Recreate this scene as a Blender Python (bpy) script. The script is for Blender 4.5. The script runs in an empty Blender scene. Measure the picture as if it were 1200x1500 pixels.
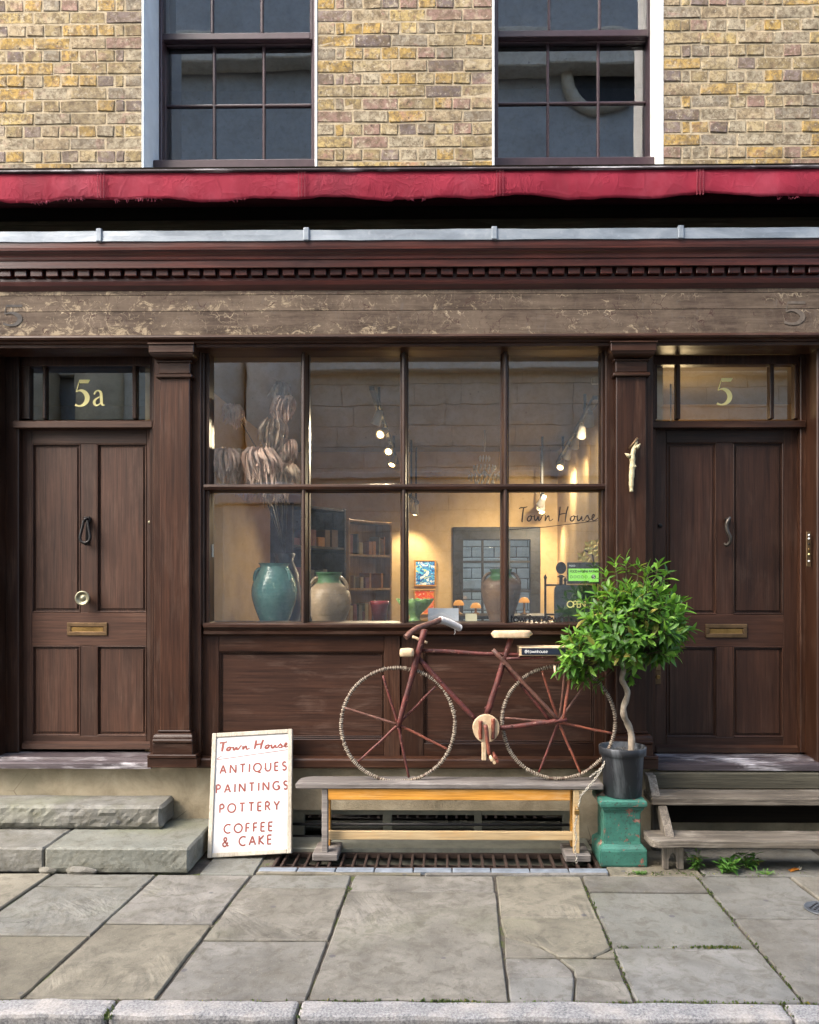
import bpy, bmesh, math, random
from mathutils import Vector, Matrix, noise as mn
random.seed(7)
R = math.radians
scene = bpy.context.scene
COL = scene.collection

# ---------------------------------------------------------------- camera
F, PX, PY, YAW, CY, CZ = 1155.0, 636.0, 855.0, R(0.7), -4.9, 1.6
cam_d = bpy.data.cameras.new('camera')
cam = bpy.data.objects.new('camera', cam_d)
COL.objects.link(cam)
cam.location = (0, CY, CZ)
cam.rotation_euler = (R(90), 0, YAW)
cam_d.sensor_width = 36
cam_d.lens = F / 1500 * 36
cam_d.shift_x = (600 - PX) / 1500
cam_d.shift_y = (PY - 750) / 1500
cam_d.clip_start = 0.05
cam_d.clip_end = 2000
scene.camera = cam

# ---------------------------------------------------------------- light
world = bpy.data.worlds.new('World')
scene.world = world
world.use_nodes = True
wn = world.node_tree
bg = wn.nodes['Background']
sky = wn.nodes.new('ShaderNodeTexSky')
sky.sky_type = 'NISHITA'
sky.sun_disc = False
SUN_EL, SUN_AZ = R(47), R(231)      # azimuth clockwise from +Y (seen from above): behind the camera, a little left
sky.sun_elevation = SUN_EL
sky.sun_rotation = SUN_AZ
sky.air_density = 1.0
sky.dust_density = 4.0
sky.ozone_density = 1.0
wn.links.new(sky.outputs[0], bg.inputs[0])
bg.inputs[1].default_value = 0.15
sun_d = bpy.data.lights.new('sun', 'SUN')
sun_d.energy = 1.05
sun_d.angle = R(60)
sun_d.color = (1.0, 0.95, 0.87)
sun = bpy.data.objects.new('sun', sun_d)
COL.objects.link(sun)
sdir = Vector((math.sin(SUN_AZ) * math.cos(SUN_EL), math.cos(SUN_AZ) * math.cos(SUN_EL), math.sin(SUN_EL)))
sun.rotation_euler = sdir.to_track_quat('Z', 'Y').to_euler()
sun.location = (-3, -6, 14)
scene.view_settings.view_transform = 'Standard'
scene.view_settings.look = 'None'
scene.view_settings.exposure = 2.42
scene.view_settings.gamma = 1
scene.view_settings.use_curve_mapping = False

# ---------------------------------------------------------------- measuring: photo direction -> point on a real plane
def ray(px, py):
    cx, cz = (px - PX) / F, -(py - PY) / F
    s, c = math.sin(YAW), math.cos(YAW)
    return Vector((-s + cx * c, c + cx * s, cz))
def U(px, py, Y):
    d = ray(px, py); t = (Y - CY) / d.y
    return Vector((t * d.x, Y, CZ + t * d.z))
def X(px, Y=0.0): return U(px, PY, Y).x
def Z(py, Y=0.0, px=650): return U(px, py, Y).z
def G(px, py, z=0.0):
    d = ray(px, py); t = (z - CZ) / d.z
    return Vector((t * d.x, CY + t * d.y, z))

# ---------------------------------------------------------------- object helpers
def wloc(o):
    v = Vector((0, 0, 0))
    while o: v += o.location; o = o.parent
    return v
def tag(o, label=None, cat=None, group=None, kind=None):
    if label: o['label'] = label
    if cat: o['category'] = cat
    if group: o['group'] = group
    if kind: o['kind'] = kind
    return o
def thing(name, label, cat, loc=(0, 0, 0), group=None):
    o = bpy.data.objects.new(name, None)
    o.empty_display_size = 0.1
    COL.objects.link(o); o.location = loc
    return tag(o, label, cat, group)

class MB:
    def __init__(s): s.bm = bmesh.new()
    def face(s, pts):
        vs = [s.bm.verts.new(p) for p in pts]
        return s.bm.faces.new(vs)
    def box(s, x0, x1, y0, y1, z0, z1, bev=0.0, seg=1):
        if x0 > x1: x0, x1 = x1, x0
        if y0 > y1: y0, y1 = y1, y0
        if z0 > z1: z0, z1 = z1, z0
        v = [s.bm.verts.new((x, y, z)) for x in (x0, x1) for y in (y0, y1) for z in (z0, z1)]
        fs = [s.bm.faces.new([v[i] for i in q]) for q in
              ((0, 1, 3, 2), (4, 6, 7, 5), (0, 4, 5, 1), (2, 3, 7, 6), (0, 2, 6, 4), (1, 5, 7, 3))]
        if bev > 0:
            bev = min(bev, 0.45 * min(x1 - x0, y1 - y0, z1 - z0))
            es = list({e for f in fs for e in f.edges})
            bmesh.ops.bevel(s.bm, geom=es, offset=bev, segments=seg, profile=0.5, affect='EDGES')
        return s
    def prism(s, pts, lo, hi, axis='X', bev=0.0):
        """polygon swept along an axis; pts are the two other coordinates in order"""
        def P(a, b, c):
            return {'X': (c, a, b), 'Y': (a, c, b), 'Z': (a, b, c)}[axis]
        A = [s.bm.verts.new(P(a, b, lo)) for a, b in pts]
        B = [s.bm.verts.new(P(a, b, hi)) for a, b in pts]
        n = len(pts); fs = [s.bm.faces.new(A), s.bm.faces.new(B[::-1])]
        for i in range(n):
            j = (i + 1) % n
            fs.append(s.bm.faces.new((A[i], B[i], B[j], A[j])))
        if bev > 0:
            bmesh.ops.bevel(s.bm, geom=list({e for f in fs for e in f.edges}), offset=bev, segments=1, affect='EDGES')
        return s
    def profile(s, pts, lo, hi):
        """open profile (y,z) swept along X, no caps"""
        A = [s.bm.verts.new((lo, a, b)) for a, b in pts]
        B = [s.bm.verts.new((hi, a, b)) for a, b in pts]
        for i in range(len(pts) - 1): s.bm.faces.new((A[i], B[i], B[i + 1], A[i + 1]))
        return s
    def tube(s, pts, rad, n=7, cap=True, jit=0.0):
        pts = [Vector(p) for p in pts]
        if not isinstance(rad, (list, tuple)): rad = [rad] * len(pts)
        rings, up = [], None
        for i, p in enumerate(pts):
            d = (pts[min(i + 1, len(pts) - 1)] - pts[max(i - 1, 0)]).normalized()
            if up is None:
                up = Vector((0, 0, 1)) if abs(d.z) < 0.9 else Vector((0, 1, 0))
            u = (up - d * up.dot(d)).normalized(); w = d.cross(u); up = u
            rings.append([s.bm.verts.new(p + (u * math.cos(a) + w * math.sin(a)) * rad[i] * (1 + random.uniform(-jit, jit)))
                          for a in (2 * math.pi * k / n for k in range(n))])
        for a, b in zip(rings, rings[1:]):
            for k in range(n): s.bm.faces.new((a[k], a[(k + 1) % n], b[(k + 1) % n], b[k])).smooth = True
        if cap and n > 2:
            s.bm.faces.new(rings[0][::-1]); s.bm.faces.new(rings[-1])
        return s
    def lathe(s, prof, cx, cy, n=24, z0=0.0, sm=True):
        rings = []
        for r, z in prof:
            rings.append([s.bm.verts.new((cx + r * math.cos(2 * math.pi * k / n), cy + r * math.sin(2 * math.pi * k / n), z0 + z)) for k in range(n)])
        for a, b in zip(rings, rings[1:]):
            for k in range(n): s.bm.faces.new((a[k], a[(k + 1) % n], b[(k + 1) % n], b[k])).smooth = sm
        if prof[0][0] > 1e-4: s.bm.faces.new(rings[0][::-1])
        if prof[-1][0] > 1e-4: s.bm.faces.new(rings[-1])
        return s
    def torus(s, c, R_, r, ax='Y', n=48, m=6, a0=0, a1=2 * math.pi):
        pts = []
        for k in range(n + 1):
            a = a0 + (a1 - a0) * k / n
            ca, sa = R_ * math.cos(a), R_ * math.sin(a)
            pts.append(Vector(c) + Vector({'Y': (ca, 0, sa), 'X': (0, ca, sa), 'Z': (ca, sa, 0)}[ax]))
        return s.tube(pts, r, m, cap=False)
    def build(s, name, mat, parent=None, smooth=False, center=True):
        bmesh.ops.recalc_face_normals(s.bm, faces=s.bm.faces[:])
        c = Vector((0, 0, 0))
        base = wloc(parent) if parent else c
        vs = s.bm.verts
        if center and len(vs):
            lo = Vector([min(v.co[i] for v in vs) for i in range(3)])
            hi = Vector([max(v.co[i] for v in vs) for i in range(3)])
            c = (lo + hi) / 2
        elif parent: c = base
        for v in vs: v.co -= c
        me = bpy.data.meshes.new(name)
        if smooth:
            for f in s.bm.faces: f.smooth = True
        s.bm.to_mesh(me); s.bm.free()
        if mat: me.materials.append(mat)
        o = bpy.data.objects.new(name, me)
        COL.objects.link(o)
        if parent: o.parent = parent
        o.location = c - base
        return o
def inst(name, mesh, loc, parent, rot=None, sc=None):
    o = bpy.data.objects.new(name, mesh)
    COL.objects.link(o)
    if parent: o.parent = parent; o.location = Vector(loc) - wloc(parent)
    else: o.location = loc
    if rot: o.rotation_euler = rot
    if sc: o.scale = sc
    return o

# ---------------------------------------------------------------- material helpers
class NT:
    def __init__(s, name):
        s.m = bpy.data.materials.new(name); s.m.use_nodes = True
        s.t = s.m.node_tree; s.b = s.t.nodes['Principled BSDF']; s.out = s.t.nodes['Material Output']
        s._c = None
    def n(s, ty, **kw):
        nd = s.t.nodes.new(ty)
        for k, v in kw.items(): setattr(nd, k, v)
        return nd
    def put(s, sock, v):
        if isinstance(v, bpy.types.NodeSocket): s.t.links.new(v, sock)
        elif isinstance(v, (tuple, list)) and len(v) == 3 and sock.type == 'RGBA': sock.default_value = (*v, 1)
        else: sock.default_value = v
    def rnd(s):
        return s.n('ShaderNodeObjectInfo').outputs['Random']
    def coord(s, per_obj=True):
        if s._c is None:
            tc = s.n('ShaderNodeTexCoord').outputs['Object']
            if per_obj:
                mul = s.n('ShaderNodeVectorMath', operation='SCALE'); mul.inputs[0].default_value = (17.3, 31.7, 23.1)
                s.t.links.new(s.rnd(), mul.inputs['Scale'])
                ad = s.n('ShaderNodeVectorMath', operation='ADD')
                s.t.links.new(tc, ad.inputs[0]); s.t.links.new(mul.outputs[0], ad.inputs[1])
                tc = ad.outputs[0]
            s._c = tc
        return s._c
    def scaled(s, sc, vec=None):
        v = s.n('ShaderNodeVectorMath', operation='MULTIPLY')
        s.t.links.new(vec or s.coord(), v.inputs[0]); v.inputs[1].default_value = sc if isinstance(sc, (tuple, list)) else (sc, sc, sc)
        return v.outputs[0]
    def noise(s, scale=5, detail=4, rough=.55, dist=0, sc=None, vec=None):
        nd = s.n('ShaderNodeTexNoise')
        s.t.links.new(s.scaled(sc, vec) if sc else (vec or s.coord()), nd.inputs['Vector'])
        nd.inputs['Scale'].default_value = scale; nd.inputs['Detail'].default_value = detail
        nd.inputs['Roughness'].default_value = rough; nd.inputs['Distortion'].default_value = dist
        return nd.outputs[0]
    def voro(s, scale=5, feature='F1', sc=None, vec=None, out='Distance', rand=1.0):
        nd = s.n('ShaderNodeTexVoronoi', feature=feature)
        s.t.links.new(s.scaled(sc, vec) if sc else (vec or s.coord()), nd.inputs['Vector'])
        nd.inputs['Scale'].default_value = scale; nd.inputs['Randomness'].default_value = rand
        return nd.outputs[out]
    def ramp(s, fac, stops, interp='LINEAR'):
        nd = s.n('ShaderNodeValToRGB'); cr = nd.color_ramp; cr.interpolation = interp
        while len(cr.elements) < len(stops): cr.elements.new(0.5)
        for e, (p, c) in zip(cr.elements, stops):
            e.position = p; e.color = (c, c, c, 1) if isinstance(c, (int, float)) else (*c, 1)
        s.put(nd.inputs[0], fac)
        return nd.outputs[0]
    def mix(s, fac, a, b, mode='MIX'):
        nd = s.n('ShaderNodeMix', data_type='RGBA', blend_type=mode)
        s.put(nd.inputs[0], fac); s.put(nd.inputs[6], a); s.put(nd.inputs[7], b)
        return nd.outputs[2]
    def math(s, op, a, b=0.5, clamp=False):
        nd = s.n('ShaderNodeMath', operation=op, use_clamp=clamp)
        s.put(nd.inputs[0], a); s.put(nd.inputs[1], b)
        return nd.outputs[0]
    def bump(s, h, strength=.3, dist=.01, nrm=None):
        nd = s.n('ShaderNodeBump'); nd.inputs['Strength'].default_value = strength; nd.inputs['Distance'].default_value = dist
        s.put(nd.inputs['Height'], h)
        if nrm: s.t.links.new(nrm, nd.inputs['Normal'])
        return nd.outputs[0]
    def fin(s, col, rough=.6, nrm=None, metal=0.0, spec=None):
        s.put(s.b.inputs['Base Color'], col); s.put(s.b.inputs['Roughness'], rough)
        s.b.inputs['Metallic'].default_value = metal
        if spec is not None: s.b.inputs['Specular IOR Level'].default_value = spec
        if nrm: s.t.links.new(nrm, s.b.inputs['Normal'])
        return s.m

def wood(name, c1, c2, axis='Z', rough=.45, weather=0.0, wcol=(.26, .21, .18), scale=1.0, bump=.18, spec=.3, var=.25):
    k = NT(name)
    along = {'X': (.028, 1, 1), 'Y': (1, .028, 1), 'Z': (1, 1, .028)}[axis]
    g = k.noise(46 * scale, 5, .6, .25, sc=along)
    fine = k.noise(130 * scale, 4, .65, 0, sc=along)
    broad = k.noise(3.2, 4, .6, 0, sc={'X': (.5, 1.4, 1.4), 'Y': (1, .5, 1), 'Z': (1.4, 1.4, .5)}[axis])
    ca, cb = tuple(p_ + .22 * (q_ - p_) for p_, q_ in zip(c1, c2)), tuple(q_ - .06 * (q_ - p_) for p_, q_ in zip(c1, c2))
    c = k.ramp(g, [(.34, ca), (.68, cb)])
    c = k.mix(k.ramp(fine, [(.38, .5), (.52, 0.0)]), c, tuple(v * .5 for v in c1))
    c = k.mix(k.ramp(broad, [(.38, 0.0), (.7, .55)]), c, tuple(v * .55 for v in c1))
    if var:
        hs = k.n('ShaderNodeHueSaturation'); k.put(hs.inputs['Color'], c)
        k.put(hs.inputs['Value'], k.math('ADD', k.math('MULTIPLY', k.rnd(), 2 * var), 1 - var)); c = hs.outputs[0]
    rg = rough
    if weather > 0:
        w1 = k.noise(6, 7, .68, .5, sc={'X': (.45, 1, 1.6), 'Y': (1, .45, 1), 'Z': (1.6, 1, .45)}[axis])
        wm = k.math('MULTIPLY', k.ramp(w1, [(.5, 0.0), (.7, 1.0)]), k.ramp(fine, [(.40, .1), (.60, 1.0)]))
        wm = k.math('MULTIPLY', wm, weather)
        c = k.mix(wm, c, wcol)
        rg = k.math('ADD', k.math('MULTIPLY', wm, .35), rough)
    h = k.math('ADD', k.math('MULTIPLY', fine, .5), g)
    return k.fin(c, rg, k.bump(h, bump, .004), spec=spec)
def plain(name, col, rough=.5, metal=0.0, vary=.25, nscale=12, bump=.1, spec=None):
    k = NT(name)
    nz = k.noise(nscale, 5, .6, .2)
    c = k.mix(k.ramp(nz, [(.35, 0.0), (.7, 1.0)]), col, tuple(v * (1 - vary) for v in col))
    return k.fin(c, rough, k.bump(k.noise(nscale * 6, 3), bump, .003), metal, spec)
def emit(name, col, strength):
    k = NT(name); k.fin((.8, .8, .8), .4)
    k.put(k.b.inputs['Emission Color'], col); k.b.inputs['Emission Strength'].default_value = strength
    return k.m
def glass(name, boost=1.6, tint=(.93, .96, .95), wob=.02):
    k = NT(name)
    k.t.nodes.remove(k.b)
    fr = k.n('ShaderNodeFresnel'); k.put(fr.inputs[0], k.math('ADD', k.math('MULTIPLY', k.n('ShaderNodeNewGeometry').outputs['Backfacing'], 1 / 1.5 - 1.5), 1.5))
    nr = k.bump(k.noise(3.0, 2, .5, .3), wob, .02)
    gl = k.n('ShaderNodeBsdfGlossy'); gl.inputs['Roughness'].default_value = .004
    k.t.links.new(nr, gl.inputs['Normal'])
    tr = k.n('ShaderNodeBsdfTransparent'); tr.inputs[0].default_value = (*tint, 1)
    mx = k.n('ShaderNodeMixShader')
    k.put(mx.inputs[0], k.math('ADD', k.math('MULTIPLY', fr.outputs[0], 1.5), boost, True))
    k.t.links.new(tr.outputs[0], mx.inputs[1]); k.t.links.new(gl.outputs[0], mx.inputs[2])
    k.t.links.new(mx.outputs[0], k.out.inputs[0])
    return k.m

M = {}
OAK1, OAK2 = (.0165, .0064, .0036), (.056, .0235, .0125)
M['oakV'] = wood('dark_oak_upright', OAK1, OAK2, 'Z', .38, .28, (.13, .085, .06))
M['oakH'] = wood('dark_oak_level', OAK1, OAK2, 'X', .36, .3, (.14, .095, .07))
M['panel'] = wood('scuffed_oak_panel', (.024, .010, .006), (.066, .029, .017), 'X', .45, .45, (.15, .095, .07))
M['doorV'] = wood('door_oak_upright', (.026, .0115, .0070), (.076, .0345, .0205), 'Z', .5, .3, (.14, .085, .06))
M['doorH'] = wood('door_oak_level', (.026, .0115, .0070), (.076, .0345, .0205), 'X', .5, .3, (.14, .085, .06))
M['door2V'] = wood('deep_oak_upright', (.018, .0078, .0048), (.052, .0228, .0135), 'Z', .42, .2, (.12, .08, .06))
M['door2H'] = wood('deep_oak_level', (.018, .0078, .0048), (.052, .0228, .0135), 'X', .42, .2, (.12, .08, .06))
M['cornice'] = wood('mahogany_cornice', (.026, .0065, .0045), (.090, .020, .012), 'X', .3, .2, (.16, .08, .06), spec=.5)
M['shade_black_wood'] = wood('shade_black_timber', (.006, .005, .004), (.012, .009, .006), 'X', .85, 0, spec=.05)  # near-black colour stands in for shade in dark hollows
M['olive_wood'] = wood('mossy_timber', (.012, .011, .007), (.04, .036, .02), 'X', .85, .5, (.08, .075, .05), spec=.1)
M['sashpaint'] = plain('plum_sash_paint', (.040, .022, .028), .35, vary=.4)
M['sill'] = wood('worn_threshold', (.03, .022, .025), (.10, .085, .09), 'X', .35, 1.0, (.62, .60, .62))
M['grey_wood'] = wood('weathered_grey_wood', (.045, .037, .029), (.21, .18, .14), 'X', .8, .6, (.33, .30, .25), bump=.8)
M['grey_woodZ'] = wood('weathered_grey_upright', (.05, .042, .034), (.22, .19, .15), 'Z', .8, .6, (.35, .32, .27), bump=.8)
M['grey_woodY'] = wood('weathered_grey_cross', (.07, .058, .045), (.23, .20, .16), 'Y', .8, .5, (.38, .35, .30), bump=.6)
M['bench_top'] = wood('silvered_bench_wood', (.085, .075, .068), (.25, .225, .205), 'X', .7, .5, (.36, .34, .32), bump=.5)
M['orange_wood'] = wood('orange_varnished_wood', (.50, .22, .035), (.68, .33, .06), 'X', .4, .55, (.55, .42, .24), bump=.2, var=.05)
M['cream_wood'] = wood('stripped_cream_wood', (.38, .27, .14), (.56, .43, .25), 'X', .6, .7, (.50, .24, .05), bump=.3, var=.05)
M['glass'] = glass('window_glass', .145)
M['glass_up'] = glass('sash_glass', .19, (.75, .77, .78), .014)
M['brass'] = plain('aged_brass', (.36, .22, .075), .38, .9, .5)
M['brass_dull'] = plain('dull_brass', (.18, .115, .06), .45, .8, .5)
M['iron'] = plain('black_iron', (.02, .018, .018), .42, .6, .4)
M['gold'] = plain('gilt_paint', (.95, .84, .36), .35, 0, .06)
M['white'] = plain('white_paint', (.78, .78, .76), .5, vary=.1)
M['black'] = plain('matt_black', (.012, .012, .014), .5)

# London stock brick
def brick_mat():
    k = NT('stock_brick')
    isl = k.n('ShaderNodeNewGeometry').outputs['Random Per Island']
    r = k.math('FRACT', k.math('ADD', k.math('MULTIPLY', k.rnd(), 5.37), k.math('MULTIPLY', isl, 3.1)))
    c = k.ramp(r, [(0, (.36, .24, .075)), (.10, (.30, .24, .15)), (.24, (.22, .195, .15)), (.34, (.33, .265, .15)),
                   (.45, (.24, .155, .125)), (.53, (.33, .22, .065)), (.60, (.13, .105, .10)), (.66, (.31, .27, .19)),
                   (.77, (.25, .195, .10)), (.87, (.19, .15, .135)), (.93, (.37, .28, .12))], 'CONSTANT')
    mott = k.noise(22, 6, .7, .6)
    c = k.mix(k.ramp(mott, [(.38, .85), (.57, 0.0)]), c, (.115, .085, .052))
    c = k.mix(k.ramp(k.noise(14, 5, .65, .3), [(.52, 0.0), (.68, .7)]), c, (.40, .345, .24))
    c = k.mix(k.ramp(k.noise(9, 4, .6, .8), [(.58, 0.0), (.72, .6)]), c, (.28, .15, .13))
    c = k.mix(k.ramp(k.noise(38, 5, .75), [(.40, .7), (.50, 0.0)]), c, (.09, .066, .045))
    c = k.mix(k.ramp(k.noise(50, 5, .75), [(.57, 0.0), (.66, .7)]), c, (.46, .41, .31))
    c = k.mix(k.ramp(k.noise(26, 4, .75), [(.63, 0.0), (.68, .9)]), c, (.03, .025, .022))
    wp = k.n('ShaderNodeNewGeometry').outputs['Position']
    c = k.mix(k.ramp(k.noise(1.6, 6, .68, .3, sc=(1, 1, .45), vec=wp), [(.48, 0.0), (.70, .55)]), c, (.085, .068, .05))
    h = k.math('ADD', k.noise(45, 5, .7), k.noise(18, 3, .6))
    return k.fin(c, .9, k.bump(h, .5, .004), spec=.15)
M['brick'] = brick_mat()
def mortar_mat():
    k = NT('lime_mortar')
    c = k.ramp(k.noise(30, 6, .7), [(.3, (.22, .18, .12)), (.55, (.36, .30, .205)), (.75, (.44, .38, .27))])
    c = k.mix(k.ramp(k.noise(6, 4), [(.55, 0.0), (.75, .5)]), c, (.16, .13, .09))
    return k.fin(c, .95, k.bump(k.noise(120, 4, .7), .8, .006), spec=.1)
M['mortar'] = mortar_mat()
def fascia_mat():
    k = NT('flaking_fascia_paint')
    grain = k.noise(30, 8, .75, .3, sc=(.09, 1, 1))
    c = k.ramp(grain, [(.32, (.026, .017, .012)), (.48, (.062, .044, .032)), (.70, (.118, .088, .066))])
    c = k.mix(k.ramp(k.noise(2.6, 6, .7), [(.42, 0.0), (.66, .6)]), c, (.15, .115, .083))
    zc = k.n('ShaderNodeSeparateXYZ'); k.t.links.new(k.n('ShaderNodeTexCoord').outputs['Object'], zc.inputs[0])
    bias = k.math('ADD', k.math('MULTIPLY', zc.outputs[2], -.9), k.math('MULTIPLY', zc.outputs[0], -.022))
    p = k.math('ADD', k.noise(12, 9, .8, .8, sc=(1, 1, 1.3)), bias)
    c = k.mix(k.ramp(p, [(.58, 0.0), (.64, .7)]), c, (.33, .265, .175))
    c = k.mix(k.ramp(k.noise(9, 8, .75, 1.5, sc=(1.6, 1, .8)), [(.58, 0.0), (.64, .65)]), c, (.10, .082, .07))
    ns = k.n('ShaderNodeTexNoise'); k.t.links.new(k.coord(), ns.inputs['Vector']); ns.inputs['Scale'].default_value = 11; ns.inputs['Detail'].default_value = 7
    sc2 = k.n('ShaderNodeVectorMath', operation='SCALE'); k.t.links.new(ns.outputs['Color'], sc2.inputs[0]); sc2.inputs['Scale'].default_value = .13
    warp = k.n('ShaderNodeVectorMath', operation='ADD'); k.t.links.new(k.coord(), warp.inputs[0]); k.t.links.new(sc2.outputs[0], warp.inputs[1])
    ed = k.voro(24, 'DISTANCE_TO_EDGE', vec=warp.outputs[0])
    brk = k.ramp(k.noise(13, 4, .6), [(.45, 0.0), (.6, 1.0)])
    top = k.ramp(k.math('ABSOLUTE', k.math('ADD', zc.outputs[2], -.07)), [(.0, 1.0), (.05, .35), (.10, .12)])
    zone = k.math('MULTIPLY', k.math('MULTIPLY', k.ramp(k.noise(2.3, 4, .6, .4), [(.44, 0.0), (.56, 1.0)]), brk), top)
    c = k.mix(k.math('MULTIPLY', k.ramp(ed, [(.02, 1.0), (.06, 0.0)]), zone), c, (.44, .36, .25))
    ed2 = k.voro(10, 'DISTANCE_TO_EDGE', vec=k.scaled((1.3, 1, .7), warp.outputs[0]))
    dk = k.math('MULTIPLY', k.math('MULTIPLY', k.ramp(ed2, [(.008, 1.0), (.026, 0.0)]), k.ramp(k.noise(3.1, 4, .6, .4), [(.52, 1.0), (.60, 0.0)])), brk)
    c = k.mix(dk, c, (.045, .022, .018))
    h = k.math('ADD', k.math('MULTIPLY', grain, .8), k.math('MULTIPLY', p, .5))
    return k.fin(c, .8, k.bump(h, .5, .006), spec=.2)
M['fascia'] = fascia_mat()
def canvas_mat():
    k = NT('faded_red_canvas')
    c = k.mix(k.ramp(k.noise(4, 5, .6, .3, sc=(1, 1, .8)), [(.35, 0.0), (.7, 1.0)]), (.39, .036, .068), (.30, .026, .05))
    c = k.mix(k.ramp(k.noise(2.2, 5, .7, sc=(1, 1, .3)), [(.54, 0.0), (.72, .55)]), c, (.22, .05, .07))
    c = k.mix(k.ramp(k.noise(3, 6, .7, .3, sc=(1, 1, .6)), [(.52, 0.0), (.68, .55)]), c, (.46, .085, .125))
    wr = k.noise(7, 3, .5, 2.2)
    rid = k.math('ABSOLUTE', k.math('SUBTRACT', wr, .5))
    h = k.math('MULTIPLY', k.ramp(rid, [(0, 1.0), (.03, .3), (.1, 0.0)]), k.ramp(k.noise(3, 2), [(.45, 0.0), (.6, 1.0)]))
    h2 = k.ramp(k.voro(7, 'DISTANCE_TO_EDGE', vec=k.scaled((1, 1, .8))), [(0, .3), (.07, 0.0)])
    b = k.bump(k.math('ADD', h, k.math('ADD', h2, k.noise(5, 3))), .24, .012)
    b = k.bump(k.noise(400, 2), .15, .001, b)
    k.fin(c, .75, b, spec=.2)
    return k.m
M['canvas'] = canvas_mat()
def lead_mat():
    k = NT('lead_flashing')
    c = k.ramp(k.noise(7, 6, .65, .5, sc=(.4, 1, 1)), [(.3, (.13, .155, .185)), (.5, (.20, .235, .27)), (.75, (.32, .355, .39))])
    c = k.mix(k.ramp(k.noise(30, 4), [(.6, 0.0), (.8, .3)]), c, (.45, .48, .50))
    return k.fin(c, .5, k.bump(k.noise(9, 3, sc=(.5, 1, 1)), .4, .01), .25)
M['lead'] = lead_mat()
def render_mat():
    k = NT('limewash_render')
    c = k.ramp(k.noise(5, 7, .65, .4), [(.3, (.20, .17, .115)), (.5, (.31, .265, .185)), (.72, (.41, .36, .26))])
    c = k.mix(k.ramp(k.noise(2.3, 5), [(.5, 0.0), (.75, .65)]), c, (.16, .145, .10))
    ed = k.voro(3.1, 'DISTANCE_TO_EDGE', sc=(1, 1, 1.3))
    c = k.mix(k.math('MULTIPLY', k.ramp(ed, [(.003, .6), (.009, 0.0)]), k.ramp(k.noise(2.5, 2), [(.58, 0.0), (.66, 1.0)])), c, (.07, .05, .035))
    return k.fin(c, .9, k.bump(k.math('ADD', k.noise(60, 5, .7), k.noise(8, 4)), .5, .008), spec=.15)
M['render'] = render_mat()
def york_mat(name, dark, mid, light, green=.3, contour=1.0):
    k = NT(name)
    c = k.ramp(k.noise(4, 6, .6, .5), [(.3, dark), (.5, mid), (.75, light)])
    hs = k.n('ShaderNodeHueSaturation'); k.put(hs.inputs['Color'], c)
    k.put(hs.inputs['Value'], k.math('ADD', k.math('MULTIPLY', k.rnd(), .32), .80))
    r2 = k.math('FRACT', k.math('MULTIPLY', k.rnd(), 7.31))
    k.put(hs.inputs['Saturation'], k.math('ADD', k.math('MULTIPLY', r2, .8), .35)); c = hs.outputs[0]
    c = k.mix(k.ramp(k.math('FRACT', k.math('MULTIPLY', k.rnd(), 3.77)), [(.45, 0.0), (.95, .75)]), c, tuple(v * f for v, f in zip(mid, (.86, 1.0, 1.22))))
    # riven contour lines
    rot = k.n('ShaderNodeVectorRotate', rotation_type='Z_AXIS'); k.t.links.new(k.coord(), rot.inputs['Vector']); k.put(rot.inputs['Angle'], k.math('ADD', k.math('MULTIPLY', k.rnd(), 1.6), .1))
    rv = k.scaled((.7, 1.3, 1.2), rot.outputs[0])
    nz = k.noise(2.4, 4, .52, .9, vec=rv)
    fr = k.math('FRACT', k.math('MULTIPLY', nz, 11))
    zone = k.ramp(k.noise(2.4, 4, .6), [(.50, 0.0), (.62, 1.0)])
    line = k.math('MULTIPLY', k.ramp(fr, [(0.0, 1.0), (.05, .35), (.16, 0.0)]), k.math('MULTIPLY', zone, k.ramp(k.noise(6, 3), [(.42, 0.0), (.6, 1.0)])))
    c = k.mix(k.math('MULTIPLY', line, .75 * contour, True), c, tuple(v * .3 for v in dark))
    c = k.mix(k.ramp(k.noise(13, 6, .7, .6), [(.36, .6), (.52, 0.0)]), c, tuple(v * .75 for v in dark))
    c = k.mix(k.ramp(k.noise(45, 5, .7), [(.6, 0.0), (.75, .5)]), c, tuple(v * .55 for v in dark))
    wp = k.n('ShaderNodeNewGeometry').outputs['Position']
    c = k.mix(k.ramp(k.voro(4.3, vec=wp), [(.05, .75), (.075, 0.0)]), c, (.06, .06, .068))
    c = k.mix(k.ramp(k.noise(1.7, 6, .65, .6, vec=wp), [(.50, 0.0), (.68, .45)]), c, tuple(v * .55 for v in mid))
    c = k.mix(k.ramp(k.noise(140, 3, .7, vec=wp), [(.62, 0.0), (.70, .5)]), c, tuple(v * .4 for v in dark))
    c = k.mix(k.ramp(k.noise(90, 3, .7, vec=wp), [(.66, 0.0), (.72, .5)]), c, tuple(min(1, v * 1.7) for v in light))
    c = k.mix(k.ramp(k.noise(1.6, 5), [(.58, 0.0), (.8, green)]), c, (.13, .14, .07))
    h = k.math('ADD', k.math('MULTIPLY', k.math('MULTIPLY', fr, zone), .6 * contour), k.math('MULTIPLY', k.noise(30, 6, .7), .6))
    return k.fin(c, .72, k.bump(h, .55, .012), spec=.3)
M['york'] = york_mat('york_stone', (.092, .083, .063), (.148, .134, .102), (.205, .187, .144), .3, 1.3)
M['step_stone'] = york_mat('mossy_step_stone', (.085, .077, .054), (.165, .152, .112), (.27, .25, .195), .6, .5)
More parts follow.
